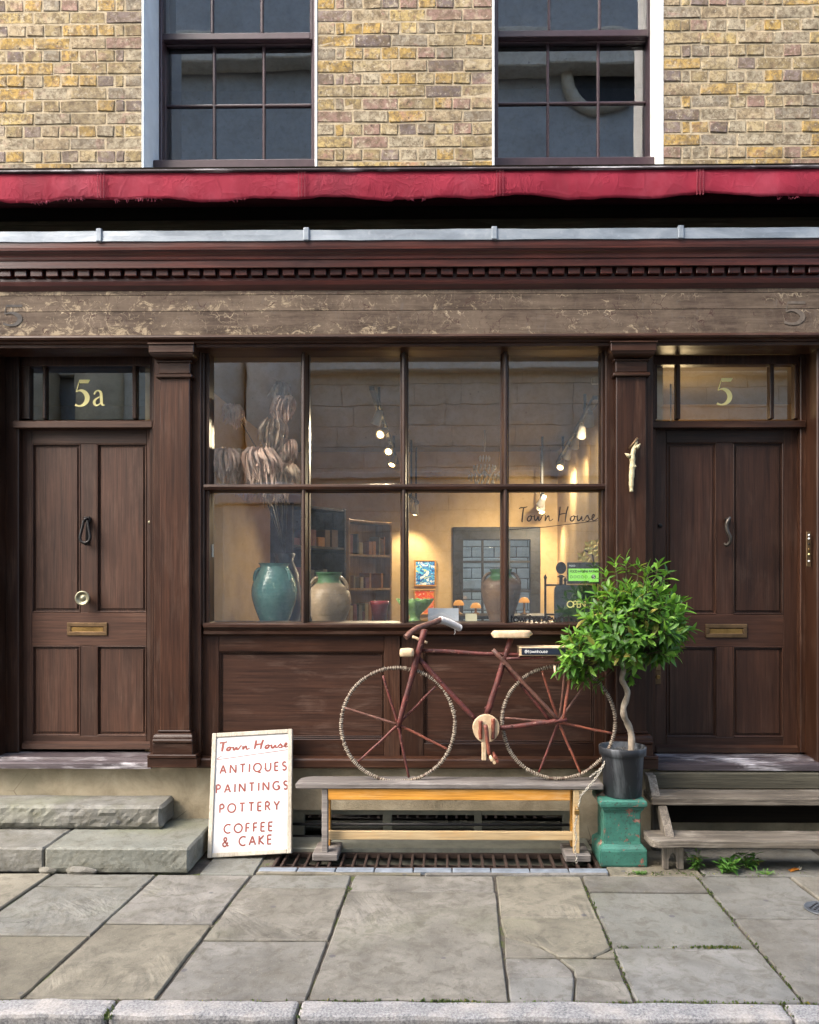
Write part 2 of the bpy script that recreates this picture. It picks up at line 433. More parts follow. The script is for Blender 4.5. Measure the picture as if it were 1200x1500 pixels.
def granite_mat():
    k = NT('granite')
    c = k.ramp(k.noise(110, 4, .8), [(.34, (.08, .08, .085)), (.46, (.165, .165, .165)), (.62, (.28, .275, .27))])
    c = k.mix(k.ramp(k.noise(7, 5, .6), [(.45, 0.0), (.7, .5)]), c, (.42, .38, .33))
    c = k.mix(k.ramp(k.noise(9, 5, .7), [(.70, 0.0), (.73, .9)]), c, (.55, .40, .05))
    return k.fin(c, .75, k.bump(k.noise(70, 5, .75), .7, .008), spec=.3)
M['granite'] = granite_mat()
def joint_mat():
    k = NT('mossy_joint_dirt')
    c = k.ramp(k.noise(5, 5, .7), [(.42, (.035, .03, .024)), (.53, (.07, .06, .045)), (.60, (.06, .075, .02)), (.75, (.10, .13, .03))])
    return k.fin(c, .95, k.bump(k.noise(90, 4), .8, .01))
M['joint'] = joint_mat()
M['edging'] = plain('blue_edging_brick', (.17, .20, .235), .55, vary=.45, nscale=16, bump=.4)
M['asphalt'] = plain('asphalt', (.05, .05, .052), .85, vary=.3, nscale=40, bump=.6)
# ================================================================ THE SETTING: ground
XL, XR = -4.2, 3.9
PITX0, PITX1, PITY0, PITY1 = X(404, -.33), X(874, -.33), -.47, -.21
YK = G(650, 1466).y            # back edge of the kerb
YKF = G(650, 1491).y           # its front edge
b = MB()
xs = [-300, PITX0 - .3, PITX1 + .3, 300]; ys = [-300, PITY0 - .3, .1, 300]
for i in range(3):
    for j in range(3):
        if (i, j) != (1, 1):
            b.face([(xs[i], ys[j], -.17), (xs[i + 1], ys[j], -.17), (xs[i + 1], ys[j + 1], -.17), (xs[i], ys[j + 1], -.17)])
tag(b.build('ground', M['asphalt']), kind='structure')
b = MB(); b.box(-60, 60, -7.2, YKF - .006, -.168, -.12)
tag(b.build('road', M['asphalt']), kind='structure')

pave = thing('pavement', None, None); pave['kind'] = 'structure'
b = MB()
zt, zb = -.014, -.16
b.box(-14, PITX0, YK + .002, .02, zb, zt); b.box(PITX1, 14, YK + .002, .02, zb, zt); b.box(PITX0, PITX1, YK + .002, PITY0, zb, zt)
b.build('bedding', M['joint'], pave)
# flagstones: columns between long joints, each joint from its two ends on the ground
J = [((72, 1283), (0, 1332)), ((222, 1288), (30, 1464)), ((367, 1283), (228, 1463)), ((517, 1283), (452, 1460)),
     ((725, 1284), (746, 1465)), ((850, 1280), (930, 1467)), ((1020, 1282), (1175, 1465)), ((1155, 1284), (1200, 1318))]
JL = [(G(*a), G(*c)) for a, c in J]
def jx(i, y):
    a, c = JL[i]; t = (y - a.y) / (c.y - a.y)
    return a.x + t * (c.x - a.x)
def gy(py): return G(650, py).y
def flag(pts, gap=.0062, thick=.045, tilt=None, mat='york'):
    c = sum((Vector(p) for p in pts), Vector((0, 0))) / len(pts)
    out = []
    n = len(pts)
    for i in range(n):
        p, q = Vector(pts[i]), Vector(pts[(i + 1) % n])
        m = max(2, int((q - p).length / .07))
        for k in range(m):
            r = p.lerp(q, k / m)
            d = (c - r).normalized()
            jitter = mn.noise(Vector((r.x * 9, r.y * 9, 3))) * .007 + mn.noise(Vector((r.x * 31, r.y * 31, 8))) * .004
            out.append(r + d * (gap + (.004 if k == 0 else 0) + abs(jitter)))
    b = MB()
    dz = random.uniform(-.004, .003)
    tx, ty = random.uniform(-.006, .006), random.uniform(-.004, .004)
    top = lambda p: dz + tx * (p.x - c.x) + ty * (p.y - c.y)
    A = [b.bm.verts.new((p.x, p.y, top(p) - .006)) for p in out]
    I = [b.bm.verts.new((*(p + (c - p).normalized() * .006), top(p))) for p in out]
    L = [b.bm.verts.new((p.x, p.y, -thick)) for p in out]
    for i in range(len(out)):
        j = (i + 1) % len(out)
        b.bm.faces.new((A[i], A[j], I[j], I[i])); b.bm.faces.new((L[i], L[j], A[j], A[i]))
    b.bm.faces.new(I)
    return b.build('flagstone', M[mat], pave)
YT, YB_ = gy(1282), YK - .001
def cell(i, j, y0, y1, **k):
    flag([(jx(i, y0), y0), (jx(j, y0), y0), (jx(j, y1), y1), (jx(i, y1), y1)], **k)
def col(i, j, cuts):
    ys_ = [YT] + [gy(c) for c in cuts] + [YB_]
    for a, c in zip(ys_, ys_[1:]): cell(i, j, a, c)
col(0, 1, [1300, 1372]); col(1, 2, [1355]); col(2, 3, [1301, 1378]); col(3, 4, [1306]); col(5, 6, [1305, 1387])
cell(4, 5, YT, gy(1344))
y1, y2, y3 = gy(1344), gy(1402), YB_
p = lambda px, py: (G(px, py).x, G(px, py).y)
flag([(jx(4, y1), y1), (jx(5, y1), y1), (jx(5, gy(1388)), gy(1388)), p(871, 1402), p(818, 1402), p(793, 1388), p(738, 1371)], gap=.0025)
flag([p(738, 1371), p(793, 1388), p(818, 1402), (jx(4, y2), y2)], gap=.0025)
flag([p(902, 1388), (jx(5, y2), y2), p(871, 1402)], gap=.002)
cx1, ym = G(838, 1430), gy(1431)
flag([(jx(4, y2), y2), p(818, 1402), p(838, 1418), p(843, 1431), (jx(4, ym), ym)], gap=.0025)
flag([p(818, 1402), (jx(5, y2), y2), (jx(5, gy(1437)), gy(1437)), p(843, 1431), p(838, 1418)], gap=.0025)
flag([(jx(4, ym), ym), p(843, 1431), p(841, 1467), (jx(4, y3), y3)], gap=.0025)
flag([p(843, 1431), (jx(5, gy(1437)), gy(1437)), (jx(5, y3), y3), p(841, 1467)], gap=.0025)
# right of J6 and the sloping joint J7
ya = gy(1343)
flag([(jx(6, YT), YT), (jx(7, YT), YT), (jx(7, ya), ya), (jx(6, ya), ya)])
flag([(jx(6, ya), ya), (jx(7, ya) + .25, ya), (jx(7, ya) + .62, YB_), (jx(6, YB_), YB_)])
xa = jx(7, YT)
flag([(xa, YT), (xa + .8, YT), (xa + .9, ya), (jx(7, ya), ya)])
# left of J0, then more rows out of frame on both sides
flag([(jx(0, YT) - .75, YT), (jx(0, YT), YT), (jx(0, gy(1372)), gy(1372)), (jx(0, gy(1372)) - .75, gy(1372))])
xq = jx(1, YB_)
flag([(jx(0, gy(1372)) - .75, gy(1372)), (jx(0, gy(1372)), gy(1372)), (jx(0, YB_), YB_), (jx(0, YB_) - .75, YB_)])
for side in (-1, 1):
    x = (jx(0, YB_) - .75) if side < 0 else xa + .9
    for k in range(7):
        w = random.uniform(.6, .8); ym_ = random.uniform(YB_ + .35, YT - .35)
        for a, c in ((YT, ym_), (ym_, YB_)):
            flag([(x, a), (x + side * w, a), (x + side * w, c), (x, c)] if side > 0 else [(x - w, a), (x, a), (x, c), (x - w, c)])
        x += side * w
# stones behind the line, between steps, grate and pedestal
YE = PITY0 - .062
flag([(X(288, -.6), YT + .004), (PITX0 - .07, YT + .004), (PITX0 - .07, -.02), (X(288, -.6), -.02)])
flag([(PITX1 + .03, YT + .004), (X(1010, -.3), YT + .004), (X(1010, -.3), -.02), (PITX1 + .03, -.02)])
flag([(X(1010, -.3), YT + .004), (X(1210, -.3), YT + .004), (X(1210, -.3), -.02), (X(1010, -.3), -.02)])
flag([(PITX0 - .068, YT + .004), (X(620, -.55), YT + .004), (X(620, -.55), YE - .002), (PITX0 - .068, YE - .002)])
flag([(X(620, -.55), YT + .004), (PITX1 + .028, YT + .004), (PITX1 + .028, YE - .002), (X(620, -.55), YE - .002)])
# blue brick edging in front of the grate
n = 9; w = (PITX1 - PITX0 + .09) / n
for i in range(n):
    b = MB(); x0 = PITX0 - .06 + i * w
    b.box(x0 + .003, x0 + w - .003, YE + .002, PITY0 - .002, -.05, .004 + random.uniform(-.002, .002), .004)
    b.build('edging_brick', M['edging'], pave)

kerb = thing('kerb', None, None); kerb['kind'] = 'structure'
kx = [-6.2, -4.9, -3.4, G(-130, 1478).x, G(163, 1478).x, G(437, 1478).x, G(1152, 1478).x, 2.4, 3.6, 5.0]
for a, c in zip(kx, kx[1:]):
    b = MB(); b.box(a + .004, c - .004, YKF, YK - .004, -.19, .004, .016, 2)
    bmesh.ops.subdivide_edges(b.bm, edges=[e for e in b.bm.edges if e.calc_length() > .4], cuts=24, use_grid_fill=True)
    for v in b.bm.verts:
        q = v.co
        v.co += Vector((0, 1, 1)) * mn.noise(Vector((q.x * 5, q.y * 7, q.z * 7))) * .006 + Vector((0, mn.noise(q * 26) * .004, mn.noise(q * 23) * .003))
    b.build('kerb_stone', M['granite'], kerb)

# ================================================================ THE SHOP BUILDING
bld = thing('shop_building', 'old brick town house with a dark wooden shopfront and two doors', 'building', (0, 0, 0))
YBR = .10
# ---- upper brick wall: mortar bed with window openings, bricks course by course
wl0, wl1 = X(209, YBR), X(464, YBR)       # left opening
wr0, wr1 = X(722, YBR), X(971, YBR)       # right opening
zs = Z(250, YBR)                          # bottom of the visible brickwork
ztop = 6.9
zhead = 6.05
b = MB()
m0 = YBR + .0022
for x0, x1 in ((XL, wl0), (wl1, wr0), (wr1, XR)): b.box(x0, x1, m0, m0 + .30, 3.2, zhead)
b.box(XL, XR, m0, m0 + .30, zhead, ztop)
for x0, x1 in ((wl0, wl1), (wr0, wr1)): b.box(x0, x1, m0, m0 + .30, 3.2, zs - .005)
wall = b.build('brick_wall', M['mortar'], bld)
course = 18.55 * 5.0 / F
def brick_mesh(L, H=course - .011, D=.05):
    b = MB(); b.box(-L / 2, L / 2, 0, D, -H / 2, H / 2, .0035)
    for v in b.bm.verts: v.co += Vector((random.uniform(-.0035, .0035), random.uniform(-.003, .003) if v.co.y < .02 else 0, random.uniform(-.003, .003)))
    bmesh.ops.recalc_face_normals(b.bm, faces=b.bm.faces[:])
    me = bpy.data.meshes.new('brick'); b.bm.to_mesh(me); b.bm.free(); me.materials.append(M['brick'])
    return me
SL, HL = .232, .116
meshes = {}
def bmesh_for(L):
    k = round(L * 250)
    l = meshes.setdefault(k, [])
    if len(l) < 5: l.append(brick_mesh(k / 250 - .011)); return l[-1]
    return random.choice(l)
far = MB()
fx0, fx1, fz1 = X(-15, YBR), X(1215, YBR), Z(-12, YBR)
for (x0, x1, left_free, right_free) in ((XL, wl0, True, False), (wl1, wr0, False, False), (wr1, XR, False, True)):
    ci = 0; z = zs + course / 2 - .016
    while z < ztop - .03:
        headers = ci % 2 == 1
        # lay from the window edge(s) outward
        xs_ = []; L = HL if headers else SL
        if left_free:                       # from x1 to the left
            x = x1 - (.062 if headers and False else 0)
            lens = ([HL, .06] if headers else []) ; k = 0
            while x > x0 + .02:
                l = lens[k] if k < len(lens) else (L if random.random() > .07 else (SL if headers else HL)); k += 1
                l *= random.uniform(.97, 1.03); xs_.append((max(x - l, x0), x)); x -= l
        else:
            x = x0; k = 0; lens = ([HL, .06] if headers else [])
            while x < x1 - .02:
                l = lens[k] if k < len(lens) else (L if random.random() > .07 else (SL if headers else HL)); k += 1
                l *= random.uniform(.97, 1.03)
                if x1 - (x + l) < .045 and not right_free: l = x1 - x
                xs_.append((x, min(x + l, x1))); x += l
        for a, c in xs_:
            if c - a < .03: continue
            mx = (a + c) / 2
            if (z > fz1) and ((wl0 - .5 < mx < wl1 + .5) or True) or c < fx0 or a > fx1:
                far.box(a + .005, c - .005, YBR + random.uniform(-.002, .003), YBR + .05, z - course / 2 + .0055, z + course / 2 - .0055)
            else:
                me = bmesh_for(c - a)
                inst('brick', me, (mx, YBR - .0015 + random.uniform(-.002, .002), z + random.uniform(-.0015, .0015)), wall,
                     (random.uniform(-.006, .006), random.uniform(-.006, .006), random.uniform(-.005, .005)))
        z += course; ci += 1
tag(far.build('brick', M['brick'], wall), kind='stuff')

# plaster reveals
M['reveal_white'] = plain('white_reveal_plaster', (.76, .76, .74), .7, vary=.15, nscale=9, bump=.3)
M['reveal_shade'] = plain('shade_blue_reveal_plaster', (.50, .57, .63), .7, vary=.15, nscale=9, bump=.3)  # same plaster, tinted blue-grey for the shade on the side turned from the sun
YS = YBR + .255            # face of the sash box
for (a, c, ml, mr) in ((wl0, wl1, 'reveal_shade', 'reveal_white'), (wr0, wr1, 'reveal_white', 'reveal_white')):
    for xx, s, m in ((a, 1, ml), (c, -1, mr)):
        b = MB(); b.box(xx - .004 * s, xx + .011 * s, YBR - .006, YS + .06, zs - .03, zhead + .01, .003)
        b.build('window_reveal', M[m], bld)
# ---- sash windows
def bar(b, x0, x1, z0, z1, yf, yb, bev=.004): b.box(x0, x1, yf, yb, z0, z1, bev)
def sash_window(pl, pr, cols_lo, cols_up, label, a, c):
    """pixel columns of the glass of the lower and the upper sash"""
    b = MB()
    yb = YS + .05
    zb_, zbot = Z(244, YS), Z(251, YS)
    b.box(a + .011, X(pl, YS), YS, yb + .1, zbot - .06, zhead, .004)
    b.box(X(pr, YS), c - .011, YS, yb + .1, zbot - .06, zhead, .004)
    b.box(a + .011, c - .011, YS + .002, yb + .1, zhead - .06, zhead, .004)
    b.box(a + .012, c - .012, YS - .11, yb + .1, zbot - .06, zb_, .005)
    o = b.build('sash_window', M['sashpaint'], bld); o['label'] = label
    for nm, (cols, z_list, y) in {'lower_sash': (cols_lo, (238, 151, 63), YS + .075), 'upper_sash': (cols_up, (45, -42, -130), YS + .022)}.items():
        s = MB(); t = .018
        xx = [X(q, y) for q in cols]; zz = [Z(q, y) for q in z_list]
        x0, x1 = X(pl, YS) + .002, X(pr, YS) - .002
        s.box(x0, xx[0], y, y + .045, zz[0] - .05, zz[-1] + .05, .004); s.box(xx[-1], x1, y, y + .045, zz[0] - .05, zz[-1] + .05, .004)
        s.box(xx[0] - .002, xx[-1] + .002, y + .001, y + .044, zz[0] - (.045 if nm == 'upper_sash' else .03), zz[0], .004)
        s.box(xx[0] - .002, xx[-1] + .002, y + .001, y + .044, zz[-1], zz[-1] + .045, .004)
        for q in xx[1:-1]: s.box(q - t / 2, q + t / 2, y + .004, y + .04, zz[0], zz[-1], .005)
        for q in zz[1:-1]: s.box(xx[0], xx[-1], y + .006, y + .038, q - t / 2, q + t / 2, .005)
        s.build(nm, M['sashpaint'], o)
        for i in range(3):
            for j in range(2):
                g = MB(); g.face([(xx[i], y + .022, zz[j]), (xx[i + 1], y + .022, zz[j]), (xx[i + 1], y + .022, zz[j + 1]), (xx[i], y + .022, zz[j + 1])])
                gp = g.build('pane', M['glass_up'], o)
                gp.rotation_euler = (random.uniform(-.006, .006), 0, random.uniform(-.006, .006))
sash_window(237, 458, (242, 313, 386, 456), (238, 310, 383, 454), 'sash window over the left half of the shop with a shade-blue left reveal', wl0, wl1)
sash_window(730, 952, (730, 803, 877, 947), (730, 805, 879, 949), 'sash window over the right half of the shop with a wide white right reveal', wr0, wr1)
# dark room upstairs
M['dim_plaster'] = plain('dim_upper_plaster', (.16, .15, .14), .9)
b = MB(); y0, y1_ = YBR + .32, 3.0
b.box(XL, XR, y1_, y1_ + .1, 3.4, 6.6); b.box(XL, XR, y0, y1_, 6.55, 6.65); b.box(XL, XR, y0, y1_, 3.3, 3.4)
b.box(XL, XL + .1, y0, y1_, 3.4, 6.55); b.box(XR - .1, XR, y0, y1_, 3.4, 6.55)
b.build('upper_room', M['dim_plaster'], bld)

# ---- wooden ledge over the brick foot and fascia above the blind
b = MB(); b.box(XL, XR, YBR - .02, YBR - .008, Z(258, .08), Z(247.5, .08), .002)
b.build('sill_board', M['sill'], bld)
b = MB(); b.box(XL, XR, -.02, YBR + .006, Z(336, -.02), Z(251, .05), 0)
b.build('backing_board', M['shade_black_wood'], bld)  # blackened to paint in the shade of the awning cavity
b = MB(); b.box(XL, XR, -.055, -.021, Z(337, -.05), Z(321, -.05), .004)
b.build('ledge_board', M['olive_wood'], bld)

# ---- cornice
Zp = lambda y_, py: (y_, Z(py, y_))
prof = [Zp(-.121, 424), Zp(-.134, 419), Zp(-.143, 416), Zp(-.148, 412), Zp(-.150, 410), Zp(-.140, 409.5), Zp(-.140, 406), Zp(-.130, 405.5), Zp(-.130, 391),
        Zp(-.138, 390.5), Zp(-.186, 391), Zp(-.189, 390), Zp(-.189, 379), Zp(-.196, 378.5), Zp(-.198, 376), Zp(-.199, 374), Zp(-.203, 371.5), Zp(-.212, 369), Zp(-.218, 366), Zp(-.219, 364.5), Zp(-.226, 364), Zp(-.227, 361.5),
        Zp(-.228, 360), Zp(-.228, 350)]
prof += [(-.228, Z(338, -.228)), (.06, Z(330, -.228)), (.06, Z(424, -.1))]
b = MB(); b.prism(prof, XL, XR, 'X')
corn = b.build('cornice', M['cornice'], bld)
# dentils
d0 = MB(); dw = X(667.5, -.165) - X(650, -.165); zd0, zd1 = Z(402.0, -.165), Z(391.6, -.165)
d0.box(-dw / 2, dw / 2, -.040, .0, -(zd1 - zd0) / 2, (zd1 - zd0) / 2, .003)
bmesh.ops.recalc_face_normals(d0.bm, faces=d0.bm.faces[:])
dm = bpy.data.meshes.new('dentil'); d0.bm.to_mesh(dm); d0.bm.free(); dm.materials.append(M['cornice'])
pitch = X(673.3, -.165) - X(650, -.165)
i = int(XL / pitch)
while i * pitch < XR - .05:
    inst('dentil', dm, (i * pitch + X(655, -.165), -.127 + .0, (zd0 + zd1) / 2), corn, (0, random.uniform(-.02, .02), 0)); i += 1
# ---- lead flashing with its welts
b = MB(); n = 140
ztp, zbt = Z(335, -.236), Z(351, -.236)
fr = []
for i in range(n + 1):
    x = XL + (XR - XL) * i / n
    w = lambda s: mn.noise(Vector((x * 2.3, s, 0))) * .004 + mn.noise(Vector((x * 7, s, 4))) * .0025
    fr.append([b.bm.verts.new(q) for q in ((x, -.03, ztp + .03), (x, -.230, ztp + w(1)), (x, -.236 + w(5) * .6, ztp - .004 + w(1)), (x, -.236 + w(6) * .6, (ztp + zbt) / 2), (x, -.236 + w(7) * .6, zbt + w(2)), (x, -.2285, zbt + w(2) - .001))])
for p_, q_ in zip(fr, fr[1:]):
    for k in range(5): b.bm.faces.new((p_[k], p_[k + 1], q_[k + 1], q_[k]))
flash = b.build('lead_flashing', M['lead'], bld)
for px in (-160, 133, 444, 726, 1006, 1290):
    x = X(px, -.35); b = MB(); b.box(x - .017, x + .017, -.247, -.03, zbt - .003, ztp + .010, .005, 2)
    b.build('welt', M['lead'], flash)

# ---- fascia (three boards) and the bead below
FY = -.115
zf = [Z(492, FY), Z(454.5, FY), Z(431, FY), Z(420, FY)]
fas = None
for k in range(3):
    b = MB(); b.box(XL, XR, FY - .0015 * k, .05, zf[k] + .0012, zf[k + 1], .0015)
    o = b.build('fascia_board', M['fascia'], bld)
    if k == 0: fas = o
b = MB(); zz = lambda py: Z(py, -.16)
pts = [(-.116, zz(489.5)), (-.165, zz(489.5)), (-.174, zz(491)), (-.176, zz(493.5)), (-.170, zz(496)), (-.150, zz(498)), (-.145, zz(500)), (-.128, zz(501)), (-.125, zz(505)), (-.06, zz(506)), (.05, zz(506)), (.05, zz(489.5))]
b.prism(pts, XL, XR, 'X'); b.build('fascia_bead', M['oakH'], bld)
# ---- lettering: stroke alphabets drawn as ribbons
def arc(cx, cy, rx, ry, a0, a1, n=12):
    return [(cx + rx * math.cos(R(a0 + (a1 - a0) * k / n)), cy + ry * math.sin(R(a0 + (a1 - a0) * k / n))) for k in range(n + 1)]
CAPS = {
 'A': (.78, [[(0, 0), (.39, 1), (.78, 0)], [(.14, .34), (.64, .34)]]),
 'N': (.74, [[(0, 0), (0, 1), (.74, 0), (.74, 1)]]),
 'T': (.66, [[(0, 1), (.66, 1)], [(.33, 1), (.33, 0)]]),
 'I': (.02, [[(.01, 0), (.01, 1)]]),
 'Q': (1.0, [arc(.5, .5, .5, .5, 90, 450, 28), [(.5, .06), (.72, -.10), (.95, -.16)]]),
 'U': (.68, [[(0, 1), (0, .34)] + arc(.34, .34, .34, .34, 180, 360, 12) + [(.68, 1)]]),
 'E': (.48, [[(.48, 1), (0, 1), (0, 0), (.48, 0)], [(0, .52), (.44, .52)]]),
 'F': (.46, [[(.46, 1), (0, 1), (0, 0)], [(0, .5), (.42, .5)]]),
 'S': (.46, [arc(.235, .755, .225, .245, 35, 270, 12) + arc(.235, .255, .235, .255, 90, -150, 12)]),
 'P': (.5, [[(0, 0), (0, 1), (.22, 1)] + arc(.22, .74, .28, .26, 90, -90, 10) + [(0, .48)]]),
 'G': (.86, [arc(.48, .5, .48, .5, 50, 310, 22) + [(.82, .14), (.82, .46), (.55, .46)]]),
 'O': (1.0, [arc(.5, .5, .5, .5, 90, 450, 28)]),
 'C': (.8, [arc(.5, .5, .5, .5, 52, 308, 22)]),
 'R': (.56, [[(0, 0), (0, 1), (.2, 1)] + arc(.2, .75, .28, .25, 90, -90, 10) + [(0, .5)], [(.22, .5), (.58, 0)]]),
 'Y': (.7, [[(0, 1), (.35, .5), (.7, 1)], [(.35, .5), (.35, 0)]]),
 'K': (.6, [[(0, 0), (0, 1)], [(.56, 1), (.02, .5), (.6, 0)]]),
 'D': (.74, [[(0, 0), (0, 1), (.24, 1)] + arc(.24, .5, .5, .5, 90, -90, 14) + [(0, 0)]]),
 'H': (.7, [[(0, 0), (0, 1)], [(.7, 0), (.7, 1)], [(0, .5), (.7, .5)]]),
 '&': (.72, [[(.72, 0), (.2, .62)] + arc(.32, .80, .17, .19, 215, -40, 12) + [(.3, .55), (.1, .38)] + arc(.27, .24, .24, .24, 140, 330, 10) + [(.66, .46)]]),
 ' ': (.42, []),
}
LOW = {
 't': (.36, [[(.14, .92), (.14, .16)] + arc(.26, .14, .12, .14, 180, 290, 5), [(0, .66), (.34, .66)]]),
 'o': (.62, [arc(.31, .33, .31, .34, 90, 450, 20)]),
 'w': (.86, [[(0, .66), (.22, 0), (.43, .6), (.64, 0), (.86, .66)]]),
 'n': (.5, [[(0, 0), (0, .66)], [(0, .4)] + arc(.25, .4, .25, .27, 180, 0, 10) + [(.5, 0)]]),
 'h': (.5, [[(0, 0), (0, 1)], [(0, .4)] + arc(.25, .4, .25, .27, 180, 0, 10) + [(.5, 0)]]),
 'u': (.5, [[(0, .66), (0, .26)] + arc(.25, .26, .25, .27, 180, 360, 10) + [(.5, .66)], [(.5, .3), (.5, 0)]]),
 's': (.4, [arc(.2, .5, .18, .165, 40, 270, 10) + arc(.2, .165, .2, .17, 90, -150, 10)]),
 'e': (.6, [[(.03, .34), (.6, .34)] + arc(.31, .33, .29, .34, 0, 310, 18)]),
 'i': (.04, [[(.02, 0), (.02, .66)], [(.02, .86), (.02, .92)]]),
 'd': (.6, [arc(.29, .33, .29, .34, 0, 360, 18), [(.58, 0), (.58, 1)]]),
 'c': (.52, [arc(.31, .33, .31, .34, 50, 310, 16)]),
 'm': (.84, [[(0, 0), (0, .66)], [(0, .42)] + arc(.21, .42, .21, .25, 180, 0, 8) + [(.42, 0)], [(.42, .42)] + arc(.63, .42, .21, .25, 180, 0, 8) + [(.84, 0)]]),
 '.': (.06, [[(.03, 0), (.03, .07)]]),
 '@': (.9, [arc(.45, .4, .45, .5, -30, 290, 20), arc(.45, .4, .2, .24, 0, 360, 14), [(.65, .62), (.66, .3), (.85, .25)]]),
}
def script_strokes():
    """the slanted brush lettering 'Town House'; each stroke (x, y, width)"""
    S = []
    def a(pts, w=1.0, taper=True):
        n = len(pts)
        S.append([(x, y, w * (1.0 if not taper else (.75 + .5 * math.sin(math.pi * min(1, .15 + k / max(1, n - 1)))))) for k, (x, y) in enumerate(pts)])
    a([(.02, .86), (.10, .93), (.30, .92), (.46, .99)]); a([(.26, .95), (.21, .5), (.17, .02), (.20, 0)], 1.25)       # T
    a([(.62, .40), (.52, .36), (.44, .18), (.50, .06), (.60, .08), (.68, .24), (.66, .40), (.60, .42), (.74, .34), (.84, .36)])   # o
    a([(.84, .44), (.84, .18), (.88, .08), (.98, .20), (1.04, .42), (1.04, .18), (1.08, .08), (1.20, .24), (1.27, .50), (1.34, .46)])  # w
    a([(1.42, .44), (1.40, .06), (1.41, .10), (1.52, .36), (1.60, .42), (1.61, .28), (1.62, .10), (1.70, .08), (1.82, .20)])   # n
    a([(2.20, .98), (2.16, .60), (2.10, .04)], 1.25); a([(2.62, 1.0), (2.52, .60), (2.46, .0)], 1.25); a([(2.12, .46), (2.30, .54), (2.56, .56)])   # H
    a([(2.90, .40), (2.80, .36), (2.72, .18), (2.78, .06), (2.88, .08), (2.96, .24), (2.94, .40), (2.88, .42), (3.02, .34), (3.10, .34)])
    a([(3.12, .44), (3.10, .16), (3.16, .06), (3.28, .18), (3.36, .44), (3.34, .14), (3.40, .07), (3.52, .18)])   # u
    a([(3.50, .20), (3.66, .48), (3.68, .34), (3.76, .16), (3.68, .04), (3.54, .08)])   # s
    a([(3.80, .16), (3.98, .30), (4.02, .46), (3.94, .50), (3.88, .28), (3.92, .10), (4.04, .10), (4.20, .26)])   # e
    return S
def smooth_path(pts, it=2):
    for _ in range(it):
        if len(pts) < 3: return pts
        o = [pts[0]]
        for p_, q_ in zip(pts, pts[1:]):
            o.append(tuple(.75 * a + .25 * c for a, c in zip(p_, q_))); o.append(tuple(.25 * a + .75 * c for a, c in zip(p_, q_)))
        o.append(pts[-1]); pts = o
    return pts
class Letters:
    """ribbons on the plane through `org`, with axes ux (right), uz (up) and n (towards the viewer)"""
    def __init__(s, org, ux=(1, 0, 0), uz=(0, 0, 1), n=(0, -1, 0)):
        s.b = MB(); s.o, s.ux, s.uz, s.nn = Vector(org), Vector(ux), Vector(uz), Vector(n); s.k = 0
    def stroke(s, pts, w):
        cut = [0]
        for i in range(1, len(pts) - 1):
            a = Vector(pts[i][:2]) - Vector(pts[i - 1][:2]); c = Vector(pts[i + 1][:2]) - Vector(pts[i][:2])
            if a.length > 1e-7 and c.length > 1e-7 and a.normalized().dot(c.normalized()) < .6: cut.append(i)
        cut.append(len(pts) - 1)
        for a, c in zip(cut, cut[1:]): s._stroke(pts[a:c + 1], w)
    def _stroke(s, pts, w):
        P = [Vector((p_[0], p_[1])) for p_ in pts]; W = [(p_[2] if len(p_) > 2 else 1) * w for p_ in pts]
        off = s.nn * (.0004 + .00006 * (s.k % 9)); s.k += 1
        A = []; n = len(P)
        closed = (P[0] - P[-1]).length < 1e-5 and n > 3
        for i in range(n):
            d = ((P[1] - P[-2]) if closed and i in (0, n - 1) else (P[min(i + 1, n - 1)] - P[max(i - 1, 0)]))
            d.normalize(); nr = Vector((-d.y, d.x))
            m = 1.0
            if 0 < i < n - 1:
                c = (P[i] - P[i - 1]).normalized().dot(d); m = 1 / max(.45, c)
            A.append([s.b.bm.verts.new(s.o + s.ux * q.x + s.uz * q.y + off) for q in (P[i] + nr * W[i] / 2 * m, P[i] - nr * W[i] / 2 * m)])
        for p_, q_ in zip(A, A[1:]): s.b.bm.faces.new((p_[0], p_[1], q_[1], q_[0]))
    def poly(s, pts):
        off = s.nn * (.0004 + .00006 * (s.k % 9)); s.k += 1
        s.b.bm.faces.new([s.b.bm.verts.new(s.o + s.ux * x + s.uz * y + off) for x, y in pts])
    def text(s, txt, x, y, h, w, space=.24, font=None, width=None, stretch=1.0):
        f = font or CAPS
        tot = sum(f.get(c, CAPS.get(c, (.4, [])))[0] * stretch for c in txt) + space * (len(txt) - 1)
        if width: # fit by spacing
            space += (width / h - tot) / (len(txt) - 1)
        for c in txt:
            adv, st = f.get(c) or CAPS.get(c)
            for p_ in st: s.stroke([(x + q[0] * h * stretch, y + q[1] * h) for q in p_], w)
            x += (adv * stretch + space) * h
    def script(s, x, y, width, h, w):
        k = width / 4.2
        for st in script_strokes():
            s.stroke([(x + p_[0] * k, y + p_[1] * h, p_[2]) for p_ in smooth_path(st)], w)
    def build(s, mat, parent): return s.b.build('lettering', mat, parent)
def numeral5(L, x, y, h, w):
    """old style serif five"""
    L.poly([(x + w * .30, y + h), (x + w * .98, y + h), (x + w * .86, y + h * .86), (x + w * .34, y + h * .86)])
    L.stroke([(x + w * .33, y + h * .98), (x + w * .12, y + h * .54)], h * .035)
    pts = [(.12, .54, .03), (.30, .60, .06), (.52, .58, .12), (.72, .48, .17), (.82, .33, .19), (.76, .17, .17), (.58, .05, .11), (.36, .0, .06), (.16, .02, .06), (.06, .06, .09)]
    L.stroke(smooth_path([(x + w * a, y + h * c, d * h) for a, c, d in pts]), 1.0)
